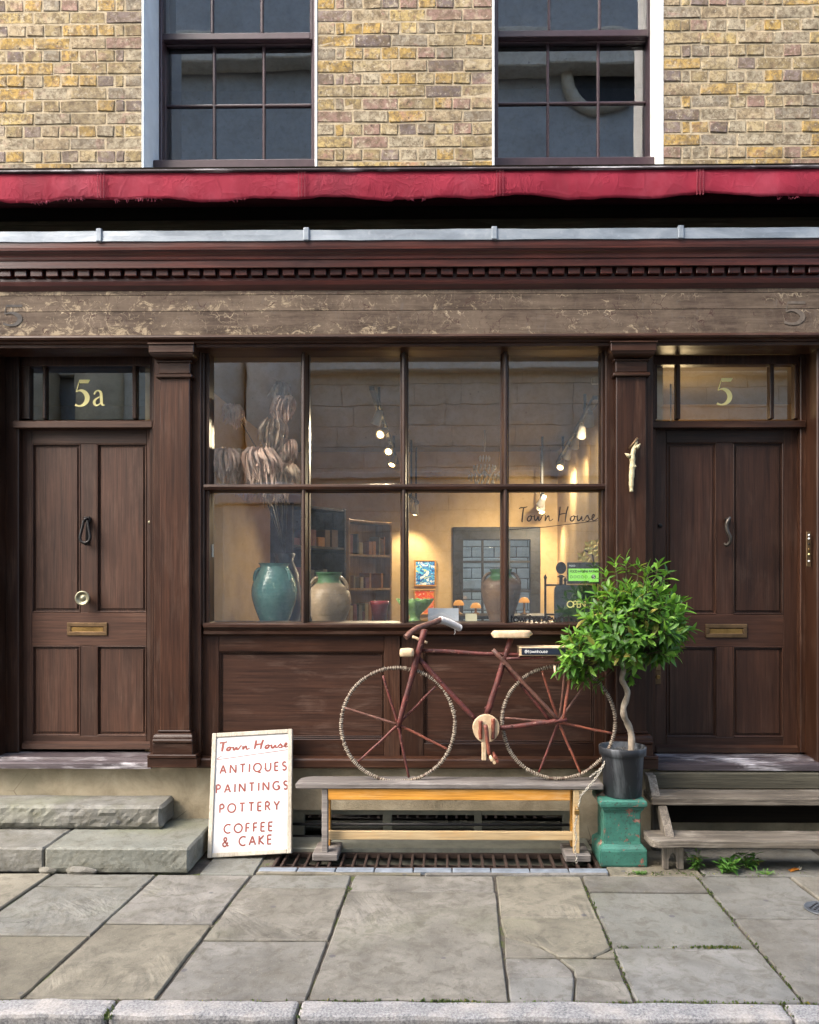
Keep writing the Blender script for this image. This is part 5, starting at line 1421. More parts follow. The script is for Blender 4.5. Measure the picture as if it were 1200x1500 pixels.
# ================================================================ STONE STEPS (left)
def rough_block(x0, x1, y0, y1, z0, z1, amp=.014, seg=.022, front=1.0, bev=.014):
    b = MB(); b.box(x0, x1, y0, y1, z0, z1, bev, 1)
    for _ in range(1):
        for ax in range(3):
            es = [e for e in b.bm.edges if abs((e.verts[0].co - e.verts[1].co)[ax]) > seg * 1.5]
            if es:
                L_ = max(abs((e.verts[0].co - e.verts[1].co)[ax]) for e in es)
                bmesh.ops.subdivide_edges(b.bm, edges=es, cuts=min(90, max(1, int(L_ / seg))), use_grid_fill=True)
    for v in b.bm.verts:
        q = v.co; onf = max(0, 1 - abs(q.y - y0) / .03); tp = max(0, 1 - abs(q.z - z1) / .02)
        nz = .8 * mn.noise(Vector((q.x * 5, q.y * 9, q.z * 14))) + .55 * mn.noise(Vector((q.x * 15, q.y * 20, q.z * 30))) + .4 * mn.noise(q * 48)
        v.co.y += onf * amp * (.4 * nz + .12 * mn.noise(q * 60)) * front * (1 - .5 * tp)
        v.co.x += (max(0, 1 - abs(q.x - x1) / .03)) * amp * .8 * (mn.noise(q * 11 + Vector((5, 0, 0))))
        v.co.z += tp * .003 * mn.noise(q * 7) - onf * tp * (abs(mn.noise(q * 14)) * .007 + max(0, mn.noise(q * 31)) * .008)
        if abs(q.z - z0) < .02: v.co.y += onf * abs(mn.noise(Vector((q.x * 6, 0, 2)))) * .03
    return b
t = thing('stone_steps', 'pair of worn broken stone steps up to the door marked 5a', 'steps', (X(60, -.3), -.3, 0))
f0, f1 = G(200, 1280).y, -.012
xj, xr_ = X(74, -.5), G(276, 1280).x
b = rough_block(xj + .004, xr_, f0, f1, .0, .142, .010, bev=.01); b.build('step', M['step_stone'], t)
b = rough_block(-3.9, xj - .004, f0 + .006, f1, .0, .139, .010, bev=.01); b.build('step', M['step_stone'], t)
f2 = -.255; xr2 = X(238, -.24)
b = rough_block(-3.9, xr2, f2, f1, .145, .285, .024, front=1.3, bev=.018); b.build('step', M['step_stone'], t)
# broken lumps wedged at the foot of the lower step
for px, w, h in ((118, .09, .026), (68, .05, .024)):
    c = G(px, 1281); b = MB()
    bmesh.ops.create_icosphere(b.bm, subdivisions=2, radius=1)
    for v in b.bm.verts: v.co = Vector((v.co.x * w, v.co.y * .02, v.co.z * h)) * (1 + .3 * mn.noise(v.co * 2 + c)) + Vector((c.x, f0 + .004, h * .6))
    b.build('stone_chip', M['step_stone'], t)

# ================================================================ WOODEN STEPS (right)
M['grey_dark'] = wood('dark_grey_riser', (.035, .032, .022), (.10, .092, .065), 'X', .85, .3, (.16, .15, .11), bump=.5)  # darker version of the weathered grey wood
t = thing('wooden_steps', 'weathered grey wooden steps up to the door marked 5', 'steps', (X(1085, -.35), -.35, 0))
def plank(x0, x1, y0, y1, z0, z1, mat, nm, cuts=14, amp=.004, corner=0.0):
    b = MB()
    if corner: b.prism([(x0 + corner, y0), (x0 + corner * .35, y0 + .012), (x0, y0 + corner * .8), (x0, y1), (x1, y1), (x1, y0)], z0, z1, 'Z', .005)
    else: b.box(x0, x1, y0, y1, z0, z1, .006)
    es = [e for e in b.bm.edges if e.calc_length() > .25]
    if es: bmesh.ops.subdivide_edges(b.bm, edges=es, cuts=cuts, use_grid_fill=True)
    for v in b.bm.verts: v.co += Vector((0, mn.noise(v.co * 8), mn.noise(v.co * 9 + Vector((3, 3, 3))))) * amp
    return b.build(nm, M[mat], t)
xe = 2.95
y1f, y1b = -.55, -.36; z1 = .186
xt1 = X(953, y1f) * 0 + (953 - 650) / F * (4.9 + y1f)
plank(xt1, xe, y1f, y1b, z1 - .042, z1, 'grey_wood', 'tread', corner=.05)
y2f, y2b = -.33, -.13; z2 = .362
xt2 = (954 - 650) / F * (4.9 + y2f)
plank(xt2, xe, y2f, y2b, z2 - .044, z2, 'grey_wood', 'tread')
# raking strings, seen on edge
xs1 = (974 - 650) / F * 4.42
def string(x, w):
    b = MB(); b.prism([(-.49, z1 + .001), (-.36, z1 + .001), (-.245, z2 - .046), (-.33, z2 - .046)], x, x + w, 'X', .003); b.build('string_board', M['grey_woodZ'], t)
    b = MB(); b.prism([(-.30, z2 + .001), (-.17, z2 + .001), (-.112, Z(1129, -.1)), (-.20, Z(1129, -.1))], x - .03, x + w - .03, 'X', .003); b.build('string_board', M['grey_woodZ'], t)
string(xs1, .05); string(xe - .25, .05)
plank(xs1 - .02, xe - .2, -.14, -.115, z2 + .004, Z(1130, -.12), 'grey_dark', 'riser', amp=.001)
plank(xs1 + .06, xe - .3, -.22, -.20, z1 + .0, z2 - .05, 'shade_black_wood', 'riser', amp=.001)  # black board paints in the shade beneath the upper tread
for x in (xs1 + .02, xe - .3):
    b = MB(); a0 = x; w = .095
    pts = [(a0 - .03, .0), (a0 + .0, .0)] + [(a0 + .022 + .022 * math.cos(R(180 - q * 20)), .055 + .04 * math.sin(R(180 - q * 20))) for q in range(10)] + [(a0 + .05, 0), (a0 + .085, 0), (a0 + .085, z1 - .044), (a0 - .03, z1 - .044)]
    b.prism(pts, -.47, -.43, 'Y', .003); b.build('leg', M['grey_woodZ'], t)
    b = MB(); b.box(a0 - .01, a0 + .06, -.16, -.12, 0.0, z2 - .046, .004); b.build('leg', M['grey_woodZ'], t)

# ================================================================ BENCH
yb0 = G(650, 1263).y
zt_ = .447; bf, bb = -.36, -.185
t = thing('bench', 'narrow wooden bench with silvered top and orange front rail under the twig bicycle', 'bench', (X(662, -.3), -.28, 0))
sb = lambda px, y: (px - 650) / F * (4.9 + y)
x0, x1 = sb(432, bf), sb(884, bf)
b = MB(); r = .085
pts = [(x0, bf), (x0 + .004, bf + .03)] + [(x0 + r - r * math.cos(R(q * 18)) , bb - r + r * math.sin(R(q * 18))) for q in range(1, 6)] + [(x1 - .01, bb), (x1, bb - .02), (x1, bf)]
b.prism(pts, zt_ - .032, zt_, 'Z', .006)
es = [e for e in b.bm.edges if e.calc_length() > .5]
bmesh.ops.subdivide_edges(b.bm, edges=es, cuts=20)
for v in b.bm.verts: v.co.z += .003 * mn.noise(v.co * 5); v.co.y += .002 * mn.noise(v.co * 11)
b.build('bench_top', M['bench_top'], t)
za_, zb_ = zt_ - .034, 1.6 - (1172 - 855) / F * (4.9 + bf + .02)
b = MB(); b.box(sb(479, bf), sb(836, bf), bf + .015, bf + .035, zb_, za_, .003); b.build('front_rail', M['orange_wood'], t)
b = MB(); b.box(sb(479, bf), sb(836, bf), bb - .035, bb - .015, zb_, za_, .003); b.build('back_rail', M['orange_wood'], t)
for px in (470, 838):
    xa_ = sb(px, bf + .02) + .006; xb_ = xa_ + .034
    b = MB(); b.prism([(bf + .005, .047), (bf + .050, .047), (bf + .055, za_), (bf + .010, za_)], xa_, xb_, 'X', .003); b.build('leg', M['bench_top'] if px == 470 else M['cream_wood'], t)
    b = MB(); b.box(xa_ + .002, xb_ - .002, bb - .055, bb - .01, .047, za_, .003); b.build('leg', M['orange_wood'], t)
    b = MB(); b.box(xa_ - .052, xb_ + .062, bf - .02, bb + .02, .005, .048, .006); b.build('foot', M['bench_top'], t)
b = MB(); zs1 = 1.6 - (1217 - 855) / F * (4.9 - .27); b.box(sb(481, -.27), sb(838, -.27) , -.285, -.262, zs1 - .05, zs1, .003); b.build('stretcher', M['cream_wood'], t)

# ================================================================ GRATE in the pavement
M['rust'] = plain('rusty_iron', (.05, .03, .022), .7, .35, .6, 20, .4)
t = thing('pavement_grate', 'rusty iron bar grate over the light well below the bench', 'grate', ((PITX0 + PITX1) / 2, (PITY0 + PITY1) / 2, 0))
b = MB()
b.box(PITX0, PITX1, PITY0, PITY0 + .018, -.03, .001, .002); b.box(PITX0, PITX1, PITY1 - .018, PITY1, -.03, .001, .002)
b.box(PITX0, PITX0 + .018, PITY0 + .018, PITY1 - .018, -.03, .001, .002); b.box(PITX1 - .018, PITX1, PITY0 + .018, PITY1 - .018, -.03, .001, .002)
b.build('frame', M['rust'], t)
gb = MB(); gb.box(-.007, .007, PITY0 + .0185, PITY1 - .0185, -.028, -.002, .002)
nb = 27; first = None
for i in range(nb):
    x = PITX0 + .018 + (PITX1 - PITX0 - .036) * (i + .5) / nb
    if first is None:
        o = gb.build('grate_bar', M['rust'], t); first = o; o.location.x = x - t.location.x
    else:
        c = first.copy(); COL.objects.link(c); c.parent = t; c.location = (x - t.location.x, first.location.y, first.location.z + random.uniform(-.002, .001))
b = MB(); b.box(PITX0 + .019, PITX1 - .019, (PITY0 + PITY1) / 2 - .006, (PITY0 + PITY1) / 2 + .006, -.05, -.0285); b.build('cross_bar', M['rust'], t)

# ================================================================ SHOP SIGN leaning on the shopfront
wS, hS = .49, .775
bl = G(303.5, 1258, .0); lean = math.atan2(.30, .72)
t = thing('shop_sign', 'white framed board lettered Town House antiques paintings pottery coffee and cake, leaning on the shopfront', 'sign', (bl.x, bl.y, .004))
up = Vector((.045, math.sin(lean) * .97, math.cos(lean))).normalized()
top = U(311, 1075, -.085)
up = (top - bl); hS = up.length; up.normalize()
ux = Vector((1, 0, 0)); ux = (ux - up * ux.dot(up)).normalized(); nn = up.cross(ux) * -1
nn = ux.cross(up); 
if nn.y > 0: nn = -nn
def sbox(x0, x1, z0, z1, d0, d1, bev=.003):
    b = MB(); b.box(x0, x1, d0, d1, z0, z1, bev)
    for v in b.bm.verts: q = v.co.copy(); v.co = bl + Vector((0, 0, .004)) + ux * q.x + up * q.z - nn * q.y
    return b
M['sign_frame'] = wood('cream_sign_frame', (.36, .32, .25), (.48, .44, .37), 'Z', .6, .5, (.27, .25, .23), var=.05)
k = NT('white_sign_board')
c = k.mix(k.ramp(k.noise(6, 5, .6), [(.4, 0.0), (.7, .6)]), (.50, .50, .495), (.41, .42, .435))
c = k.mix(k.math('MULTIPLY', k.ramp(k.noise(34, 5, .75), [(.62, 0.0), (.68, 1.0)]), k.ramp(k.noise(4, 3), [(.5, 0.0), (.6, .8)])), c, (.36, .35, .34))
M['sign_board'] = k.fin(c, .45, k.bump(k.noise(40, 3), .1, .002))
fw = .026
sbox(fw * .5, wS - fw * .5, fw * .5, hS - fw * .5, .010, .022, 0).build('board', M['sign_board'], t)
for a in ((0, fw, 0, hS), (wS - fw, wS, 0, hS)): sbox(*a, 0, .032).build('frame', M['sign_frame'], t)
for a in ((fw + .0005, wS - fw - .0005, 0, fw), (fw + .0005, wS - fw - .0005, hS - fw, hS)): sbox(*a, .001, .031).build('frame', M['sign_frame'], t)
M['red_print'] = plain('brick_red_lettering', (.20, .042, .03), .6, vary=.25, nscale=40)
L = Letters(bl + Vector((0, 0, .004)) - nn * .0092, ux, up, nn)
kx, kz = wS / 840.0, hS / 1315.0      # photo crop units across the sign
sx = lambda q: (q - 55) * kx; sz = lambda q: (1410 - q) * kz
L.script(sx(130), sz(300), 740 * kx, 105 * kz, .0095)
def newL(): return Letters(bl + Vector((0, 0, .004)) - nn * .0092, ux, up, nn)
L.build(M['red_print'], t); L = newL()
L.stroke([(sx(165), sz(345)), (sx(112), sz(378)), (sx(118), sz(387)), (sx(500), sz(352)), (sx(870), sz(318))], .003)
for txt, xa_, xb_, zb_, h in (('ANTIQUES', 142, 838, 540, 88), ('PAINTINGS', 112, 852, 745, 86), ('POTTERY', 155, 772, 955, 88), ('COFFEE', 205, 705, 1168, 88), ('& CAKE', 195, 697, 1303, 90)):
    L.build(M['red_print'], t); L = newL()
    L.text(txt, sx(xa_ + 6), sz(zb_), h * kz, .0092, width=(xb_ - xa_ - 12) * kx, stretch=.95)
L.build(M['red_print'], t)

# ================================================================ TWIG BICYCLE
def bark(name, c1, c2, c3):
    k = NT(name)
    c = k.mix(k.ramp(k.noise(22, 6, .7), [(.38, 0.0), (.62, 1.0)]), c1, c2)
    c = k.mix(k.ramp(k.noise(55, 4, .7), [(.6, 0.0), (.7, .8)]), c, c3)
    return k.fin(c, .55, k.bump(k.noise(60, 4), .5, .004), spec=.35)
M['bark'] = bark('red_twig_bark', (.12, .028, .022), (.055, .02, .018), (.32, .20, .15))
M['bark2'] = bark('orange_twig_bark', (.22, .065, .035), (.11, .035, .025), (.30, .17, .11))
M['bark3'] = bark('brown_twig_bark', (.15, .065, .045), (.07, .035, .028), (.34, .24, .17))
M['cut_wood'] = bark('pale_cut_wood', (.55, .42, .27), (.42, .30, .18), (.65, .55, .40))
M['cord'] = plain('pale_cord', (.40, .35, .27), .8, vary=.3, nscale=60)
M['rimwood'] = plain('brown_vine_rim', (.10, .065, .045), .7, vary=.4)
YB = -.275
DB = 4.9 + YB
def bp(px, py, dy=0): return Vector(((px - 650) / F * (DB + dy), YB + dy, 1.6 - (py - 855) / F * (DB + dy)))
zwh = 0
base = bp(700, 1143); dzb = (zt_ + .001) - base.z
def BP(px, py, dy=0): v = bp(px, py, dy); v.z += dzb; return v
bike = thing('bicycle', 'rustic bicycle made of red barked twigs with cord bound wheels, standing on the bench', 'bicycle', (base.x, YB, zt_))
def twig(name, p_, q_, r, mat='bark', dy=0, dy2=None, taper=.85, bend=.006, parent=None, knots=True):
    a, c = BP(*p_, dy), BP(*q_, dy if dy2 is None else dy2)
    n = 10; b = MB(); pts, rad = [], []
    sd = random.random() * 50
    for i in range(n + 1):
        f = i / n; w = math.sin(math.pi * f)
        pts.append(a.lerp(c, f) + Vector((mn.noise(Vector((f * 3, sd, 0))), mn.noise(Vector((f * 3, sd, 7))), mn.noise(Vector((f * 3, sd, 13))))) * bend * w)
        rad.append(r * (1 + (taper - 1) * f) * (1 + .16 * mn.noise(Vector((f * 9, sd, 3)))))
    b.tube(pts, rad, 8)
    if knots:
        for _ in range(random.randint(2, 4)):
            i = random.randint(1, n - 1); d = Vector((random.uniform(-1, 1), random.uniform(-1, .2), random.uniform(-1, 1))).normalized()
            b.tube([pts[i], pts[i] + d * rad[i] * 1.35, pts[i] + d * rad[i] * 1.6], [rad[i] * .5, rad[i] * .36, rad[i] * .2], 5)
    return b.build(name, M[mat], parent or bike)
def wheel(c, rpx, spokes, dy, open_ang=None):
    cc = BP(*c, dy); Rw = rpx * DB / F
    o = MB(); pts = []
    n = 90
    for k in range(n + 1):
        a = 2 * math.pi * k / n; rr = Rw + .006 * mn.noise(Vector((math.cos(a) * 2, math.sin(a) * 2, c[0])))
        pts.append(cc + Vector((rr * math.cos(a), .003 * math.sin(3 * a), rr * math.sin(a))))
    o.tube(pts, .0090, 7, cap=False)
    w = o.build('wheel', M['rimwood'], bike)
    b = MB(); m = 190
    for k in range(m):
        if random.random() < .07: continue
        a = 2 * math.pi * (k + random.uniform(-.25, .25)) / m; rr = Rw + .006 * mn.noise(Vector((math.cos(a) * 2, math.sin(a) * 2, c[0])))
        p_ = cc + Vector((rr * math.cos(a), .003 * math.sin(3 * a), rr * math.sin(a)))
        rad = Vector((math.cos(a), 0, math.sin(a))); tan = Vector((-math.sin(a), 0, math.cos(a))); tilt = random.uniform(-.5, .5)
        ring = []
        for q in range(7):
            ang = 2 * math.pi * q / 6; d = rad * math.cos(ang) + Vector((0, 1, 0)) * math.sin(ang)
            ring.append(p_ + d * random.uniform(.0098, .0112) + tan * (tilt * .007 * math.cos(ang)))
        b.tube(ring, random.uniform(.0015, .0026), 4, cap=False)
        if random.random() < .10: b.tube([p_ - Vector((0, .010, 0)), p_ + rad * random.uniform(-.02, .022) + tan * .006 - Vector((0, .014, 0))], [.0018, .0008], 4)
    tag(b.build('cord_binding', M['cord'], w), kind='stuff')
    for e in spokes:
        twig('spoke', c, e, .0085, random.choice(('bark2', 'bark', 'bark3')), dy, parent=w, taper=.8)
    return cc
cF = wheel((583, 1062), 83.5, ((561, 990), (504, 1037), (525, 1116), (599, 1139), (638, 1006), (658, 1099)), .0)
cR = wheel((818, 1058), 82.5, ((794, 983), (739, 1052), (789, 1131), (851, 1134), (896, 1074), (860, 998)), .0)
twig('fork', (622, 922), (583, 1066), .019, 'bark', -.022, taper=.72)
twig('fork', (616, 950), (586, 1062), .012, 'bark3', .024)
twig('top_tube', (614, 953), (800, 961), .0125, 'bark', 0, taper=.9)
twig('down_tube', (612, 964), (698, 1056), .0155, 'bark', 0, taper=.95)
twig('seat_tube', (749, 933), (713, 1048), .0165, 'bark', 0, taper=1.1)
twig('seat_stay', (722, 952), (817, 1054), .0125, 'bark3', -.03, taper=.8)
twig('seat_stay', (738, 972), (806, 1056), .011, 'bark', .03)
twig('chain_stay', (730, 1067), (830, 1054), .0145, 'bark', -.028, taper=.9)
twig('chain_stay', (733, 1066), (826, 1056), .012, 'bark', .028)
twig('rack_strut', (830, 962), (819, 1056), .009, 'bark3', .03); twig('rack_strut', (838, 962), (825, 1054), .0105, 'bark2', -.03)
# handlebar
b = MB(); hb = [BP(594, 934, -.16), BP(608, 921, -.12), BP(628, 915, -.05), BP(646, 908, .02)]
b.tube(smooth_path([tuple(q) for q in hb]), .0165, 9); b.build('handlebar', M['bark3'], bike)
b = MB(); hb2 = [BP(645, 908, .02), BP(658, 913, .07), BP(673, 920, .12)]
pp = smooth_path([tuple(q) for q in hb2]); b.tube(pp, .0135, 9); hbo = b.build('handlebar', M['bark3'], bike)
b = MB()
for i in range(16):
    f = i / 15; a = Vector(pp[min(len(pp) - 2, int(f * (len(pp) - 1)))]); c = Vector(pp[-1]); q = Vector(pp[0]).lerp(Vector(pp[-1]), f); q.z += .004 * math.sin(math.pi * f)
    d = (Vector(pp[-1]) - Vector(pp[0])).normalized(); u = d.orthogonal().normalized(); w = d.cross(u)
    b.tube([q + (u * math.cos(2 * math.pi * k / 10) + w * math.sin(2 * math.pi * k / 10)) * random.uniform(.0165, .0185) for k in range(11)], .0055, 5, cap=False)
b.tube([BP(666, 919, .10), BP(667, 927, .10), BP(665, 930, .10)], .003, 5)
b.build('grip_wrap', plain('pale_grey_cord', (.58, .56, .54), .8), hbo)
twig('brake_lever', (604, 933), (626, 942), .009, 'cut_wood', .02, knots=False)
def lump(name, c, sx, sy, sz, mat, parent, sd=1.0, sub=3, flat=.0):
    b = MB(); bmesh.ops.create_cube(b.bm, size=2)
    bmesh.ops.subdivide_edges(b.bm, edges=b.bm.edges[:], cuts=4, use_grid_fill=True)
    for v in b.bm.verts:
        q = v.co; s = q.normalized() * 1.15; q2 = q.lerp(s, .35); k = 1 + .10 * mn.noise(q * 1.4 + Vector((sd, sd, 0)))
        v.co = Vector((q2.x * sx * k, q2.y * sy * k, q2.z * sz * k)) + c
    return b.build(name, M[mat], parent, smooth=True)
lump('front_lamp', BP(596, 956, -.04), .040, .034, .024, 'cut_wood', bike, 4)
lump('saddle', BP(749, 929, 0), .112, .055, .021, 'cut_wood', bike, 9)
# crank
b = MB(); cc = BP(712, 1067, -.05); pts = []
for k in range(28):
    a = 2 * math.pi * k / 28; pts.append((cc.x + .078 * math.cos(a) * (1 + .03 * math.sin(3 * a)), cc.z + .082 * math.sin(a)))
b.prism(pts, cc.y - .012, cc.y + .012, 'Y', .003); b.build('chainring', M['cut_wood'], bike)
for px, a, c, r in ((704, 1056, 1083, .012), (722, 1053, 1083, .012)): twig('ring_peg', (px, a), (px, c), r, 'bark2', -.072, knots=False)
twig('crank_arm', (711, 1062), (717, 1106), .0125, 'bark2', -.092, knots=False)
b = MB(); p0 = BP(709, 1100, .02); b.box(p0.x - .014, p0.x + .014, p0.y - .01, p0.y + .01, p0.z - .055, p0.z + .06, .004); b.build('crank_arm', M['cut_wood'], bike)
for k, (dx, dz) in enumerate(((0, 0), (5, -3), (4, 4), (8, 2))):
    a = BP(718 + dx, 1106 + dz, -.06); b = MB(); b.tube([a, a + Vector((0, -.13, 0))], .009, 8); b.build('pedal_stick', M['bark2'] if k % 2 else M['cut_wood'], bike)
# rack
for dy in (-.06, .06):
    twig('rack_rail', (742, 965), (846, 961), .008, 'bark', dy)
for px in (760, 780, 800, 820, 840):
    b = MB(); a = BP(px, 961, -.075); c = BP(px, 961, .075); b.tube([a, c], .007, 6); b.build('rack_slat', M['bark3'], bike)
b = MB(); b.tube([BP(812, 975, -.07), BP(813, 988, -.075), BP(816, 996, -.07)], [.007, .006, .003], 6); b.build('tail_strap', M['cut_wood'], bike)
# book on the rack
zr = BP(790, 961).z + .0085; xa_, xb_ = BP(759, 950).x, BP(834, 950).x
bk = thing('book', 'dark blue spined book with a white title lying flat on the bicycle rack', 'book', ((xa_ + xb_) / 2, YB, zr))
b = MB(); th = .048; b.box(xa_, xb_, YB - .08, YB + .08, zr, zr + .005, .001); b.box(xa_, xb_, YB - .08, YB + .08, zr + th - .005, zr + th, .001); b.box(xa_ + .004, xb_ - .004, YB - .077, YB + .074, zr + .0055, zr + th - .0055); b.build('cover', M['cut_wood'], bk)
b = MB(); b.box(xa_ + .012, xb_ - .006, YB - .084, YB - .078, zr + .006, zr + th - .005, .001); b.build('spine', plain('navy_spine', (.012, .018, .035), .4), bk)
L = Letters((0, YB - .0845, 0)); L.text('@townhouse', xa_ + .03, zr + .017, .017, .0022, font=LOW, space=.2); L.build(M['white'], bk)
# ---- chain from wheel to bench leg
b = MB(); pth = [BP(862, 1139, -.03), BP(885, 1122, -.04), BP(893, 1096, -.03), BP(888, 1112, -.06), BP(876, 1135, -.09), BP(862, 1152, -.11), BP(850, 1166, -.12)]
pth = smooth_path([tuple(q) for q in pth], 2); e = Vector(pth[-1])
xg, yg = (843 - 650) / F * 4.5, -.385
pth += [(e.x + (xg + .012 - e.x) * f, e.y + (yg - e.y) * f, e.z - f * .10) for f in (.4, .75, 1)] + [(xg + .006 * math.sin(k * 1.7), yg - .002 * k, e.z - .10 - (e.z - .10 - .012) * k / 9) for k in range(1, 10)]
pv = [Vector(q) for q in pth]; seg = []; acc = 0; step = .0135; k = 0
for a, c in zip(pv, pv[1:]):
    l = (c - a).length; s0 = -acc
    while True:
        s0 += step
        if s0 > l: acc = l - (s0 - step); break
        p_ = a.lerp(c, s0 / max(l, 1e-6)); d = (c - a).normalized(); u = d.cross(Vector((0, 1, .2))).normalized(); w = d.cross(u)
        side = u if k % 2 else w; k += 1
        b.tube([p_ + d * (.0105 * math.cos(2 * math.pi * q / 8)) + side * (.0055 * math.sin(2 * math.pi * q / 8)) for q in range(9)], .0021, 4, cap=False)
ch = b.build('chain', plain('galvanised_chain', (.50, .47, .40), .4, .75, .3), None)
tag(ch, 'steel chain hanging from the rear bicycle wheel down the bench leg', 'chain')
pq = Vector((xg + .006, yg - .012, 1.6 - (1188 - 855) / F * 4.5)); b = MB(); b.box(pq.x - .014, pq.x + .014, pq.y - .009, pq.y + .006, pq.z - .018, pq.z + .010, .003)
b.tube([pq + Vector((-.009, 0, .010)), pq + Vector((-.008, 0, .024)), pq + Vector((0, 0, .030)), pq + Vector((.008, 0, .024)), pq + Vector((.009, 0, .010))], .003, 6)
tag(b.build('padlock', M['brass'], None), 'small brass padlock on the chain at the bench leg', 'padlock')
# ================================================================ GREEN PEDESTAL
def chipped():
    k = NT('chipped_green_paint')
    c = k.mix(k.ramp(k.noise(7, 5), [(.35, 0.0), (.7, 1.0)]), (.038, .145, .108), (.024, .092, .072))
    chip = k.noise(9, 8, .72, .4)
    c = k.mix(k.ramp(chip, [(.575, 0.0), (.59, 1.0)]), c, (.20, .075, .055))
    c = k.mix(k.ramp(chip, [(.62, 0.0), (.64, 1.0)]), c, (.30, .26, .20))
    c = k.mix(k.ramp(k.noise(70, 3, .7), [(.58, 0.0), (.66, .85)]), c, (.03, .035, .03))
    return k.fin(c, .5, k.bump(k.math('ADD', k.ramp(chip, [(.585, 0.3), (.60, 0.0)]), k.noise(40, 4)), .4, .006), spec=.4)
M['chip'] = chipped()
pf = G(913, 1271).y; pcy = pf + .145; pcx = (914 - 650) / F * (4.9 + pf); pht = .372
t = thing('pedestal', 'chipped green painted square pedestal carrying the potted tree', 'pedestal', (pcx, pcy, 0))
def sq(prof, name):
    prof = [(h * .955, z) for h, z in prof]
    b = MB(); rings = []
    for h, z in prof:
        rings.append([b.bm.verts.new((pcx + a * h, pcy + c * h, z)) for a, c in ((-1, -1), (1, -1), (1, 1), (-1, 1))])
    for p_, q_ in zip(rings, rings[1:]):
        for k in range(4): b.bm.faces.new((p_[k], p_[(k + 1) % 4], q_[(k + 1) % 4], q_[k]))
    b.bm.faces.new(rings[0]); b.bm.faces.new(rings[-1])
    bmesh.ops.bevel(b.bm, geom=[e for e in b.bm.edges if abs((e.verts[0].co - e.verts[1].co).z) > .02], offset=.006, segments=2, affect='EDGES')
    bmesh.ops.subdivide_edges(b.bm, edges=[e for e in b.bm.edges if e.calc_length() > .09], cuts=4, use_grid_fill=True)
    for v in b.bm.verts: v.co += Vector((mn.noise(v.co * 14), mn.noise(v.co * 15), mn.noise(v.co * 13))) * .0035
    return b.build(name, M['chip'], t)
sq([(.136, 0), (.139, .01), (.139, .085), (.134, .098), (.122, .108), (.114, .118)], 'foot')
sq([(.111, .115), (.108, .135), (.108, .295), (.112, .312)], 'shaft')
sq([(.112, .308), (.120, .318), (.122, .330), (.136, .338), (.138, .352), (.136, .366), (.128, pht)], 'cap')

# ================================================================ POTTED BAY TREE
tree = thing('potted_bay_tree', 'clipped bay tree with a corkscrew stem in a black plastic pot on the green pedestal', 'potted tree', (pcx, pcy, pht))
k = NT('dusty_black_plastic')
c = k.mix(k.ramp(k.noise(5, 7, .7, .6, sc=(1, 1, .35)), [(.45, 0.0), (.58, .65)]), (.012, .014, .018), (.15, .165, .18))
M['pot'] = k.fin(c, .6, k.bump(k.noise(40, 3), .1, .003))
Hp = .285; pr = .132; pcx2, pcy2 = pcx + .022, pcy - .0
b = MB(); b.lathe([(0, .002), (.104, .002), (.108, .006), (pr - .012, Hp - .048), (pr - .011, Hp - .047), (pr + .002, Hp - .046), (pr + .004, Hp - .004), (pr + .002, Hp), (pr - .004, Hp), (pr - .008, Hp - .01), (pr - .016, Hp - .05), (0, Hp - .05)], pcx2, pcy2, 40, pht)
potb = b.build('pot', M['pot'], tree)
b = MB()
for _ in range(420):
    a, r = random.uniform(0, 2 * math.pi), (pr - .018) * math.sqrt(random.random()); c = Vector((pcx2 + r * math.cos(a), pcy2 + r * math.sin(a), pht + Hp - .045 + random.uniform(0, .012))); s = random.uniform(.004, .009)
    vs = [c + Vector((random.uniform(-1, 1), random.uniform(-1, 1), random.uniform(-.4, 1))) * s for _ in range(4)]
    for f in ((0, 1, 2), (0, 2, 3), (0, 3, 1), (1, 3, 2)): b.face([vs[q] for q in f])
tag(b.build('gravel', plain('grey_gravel', (.28, .27, .25), .9, vary=.6), potb), kind='stuff')
Dt = 4.9 + pcy2
tp = lambda px, py, dy=0: Vector(((px - 650) / F * Dt, pcy2 + dy, 1.6 - (py - 855) / F * Dt))
stem = [tp(923, 1108), tp(925, 1090, .01), tp(926, 1075, .03), tp(920, 1060, .02), tp(912, 1048, -.02), tp(910, 1035, -.03), tp(917, 1024, 0), tp(921, 1014, .03), tp(915, 1003, .02), tp(908, 994, -.02), tp(911, 983, -.02), tp(915, 970, 0), tp(914, 940, 0)]
pp = smooth_path([tuple(q) for q in stem]); n = len(pp)
b = MB(); b.tube(pp, [.0205 - .007 * k / n + .0015 * math.sin(k * 1.1) for k in range(n)], 10)
k = NT('pale_grey_bark'); c = k.ramp(k.noise(20, 6, .65), [(.3, (.17, .13, .09)), (.55, (.30, .25, .19)), (.75, (.40, .35, .28))])
M['stem'] = k.fin(c, .75, k.bump(k.noise(50, 4, sc=(1, 1, .4)), .5, .004)); b.build('trunk', M['stem'], tree)
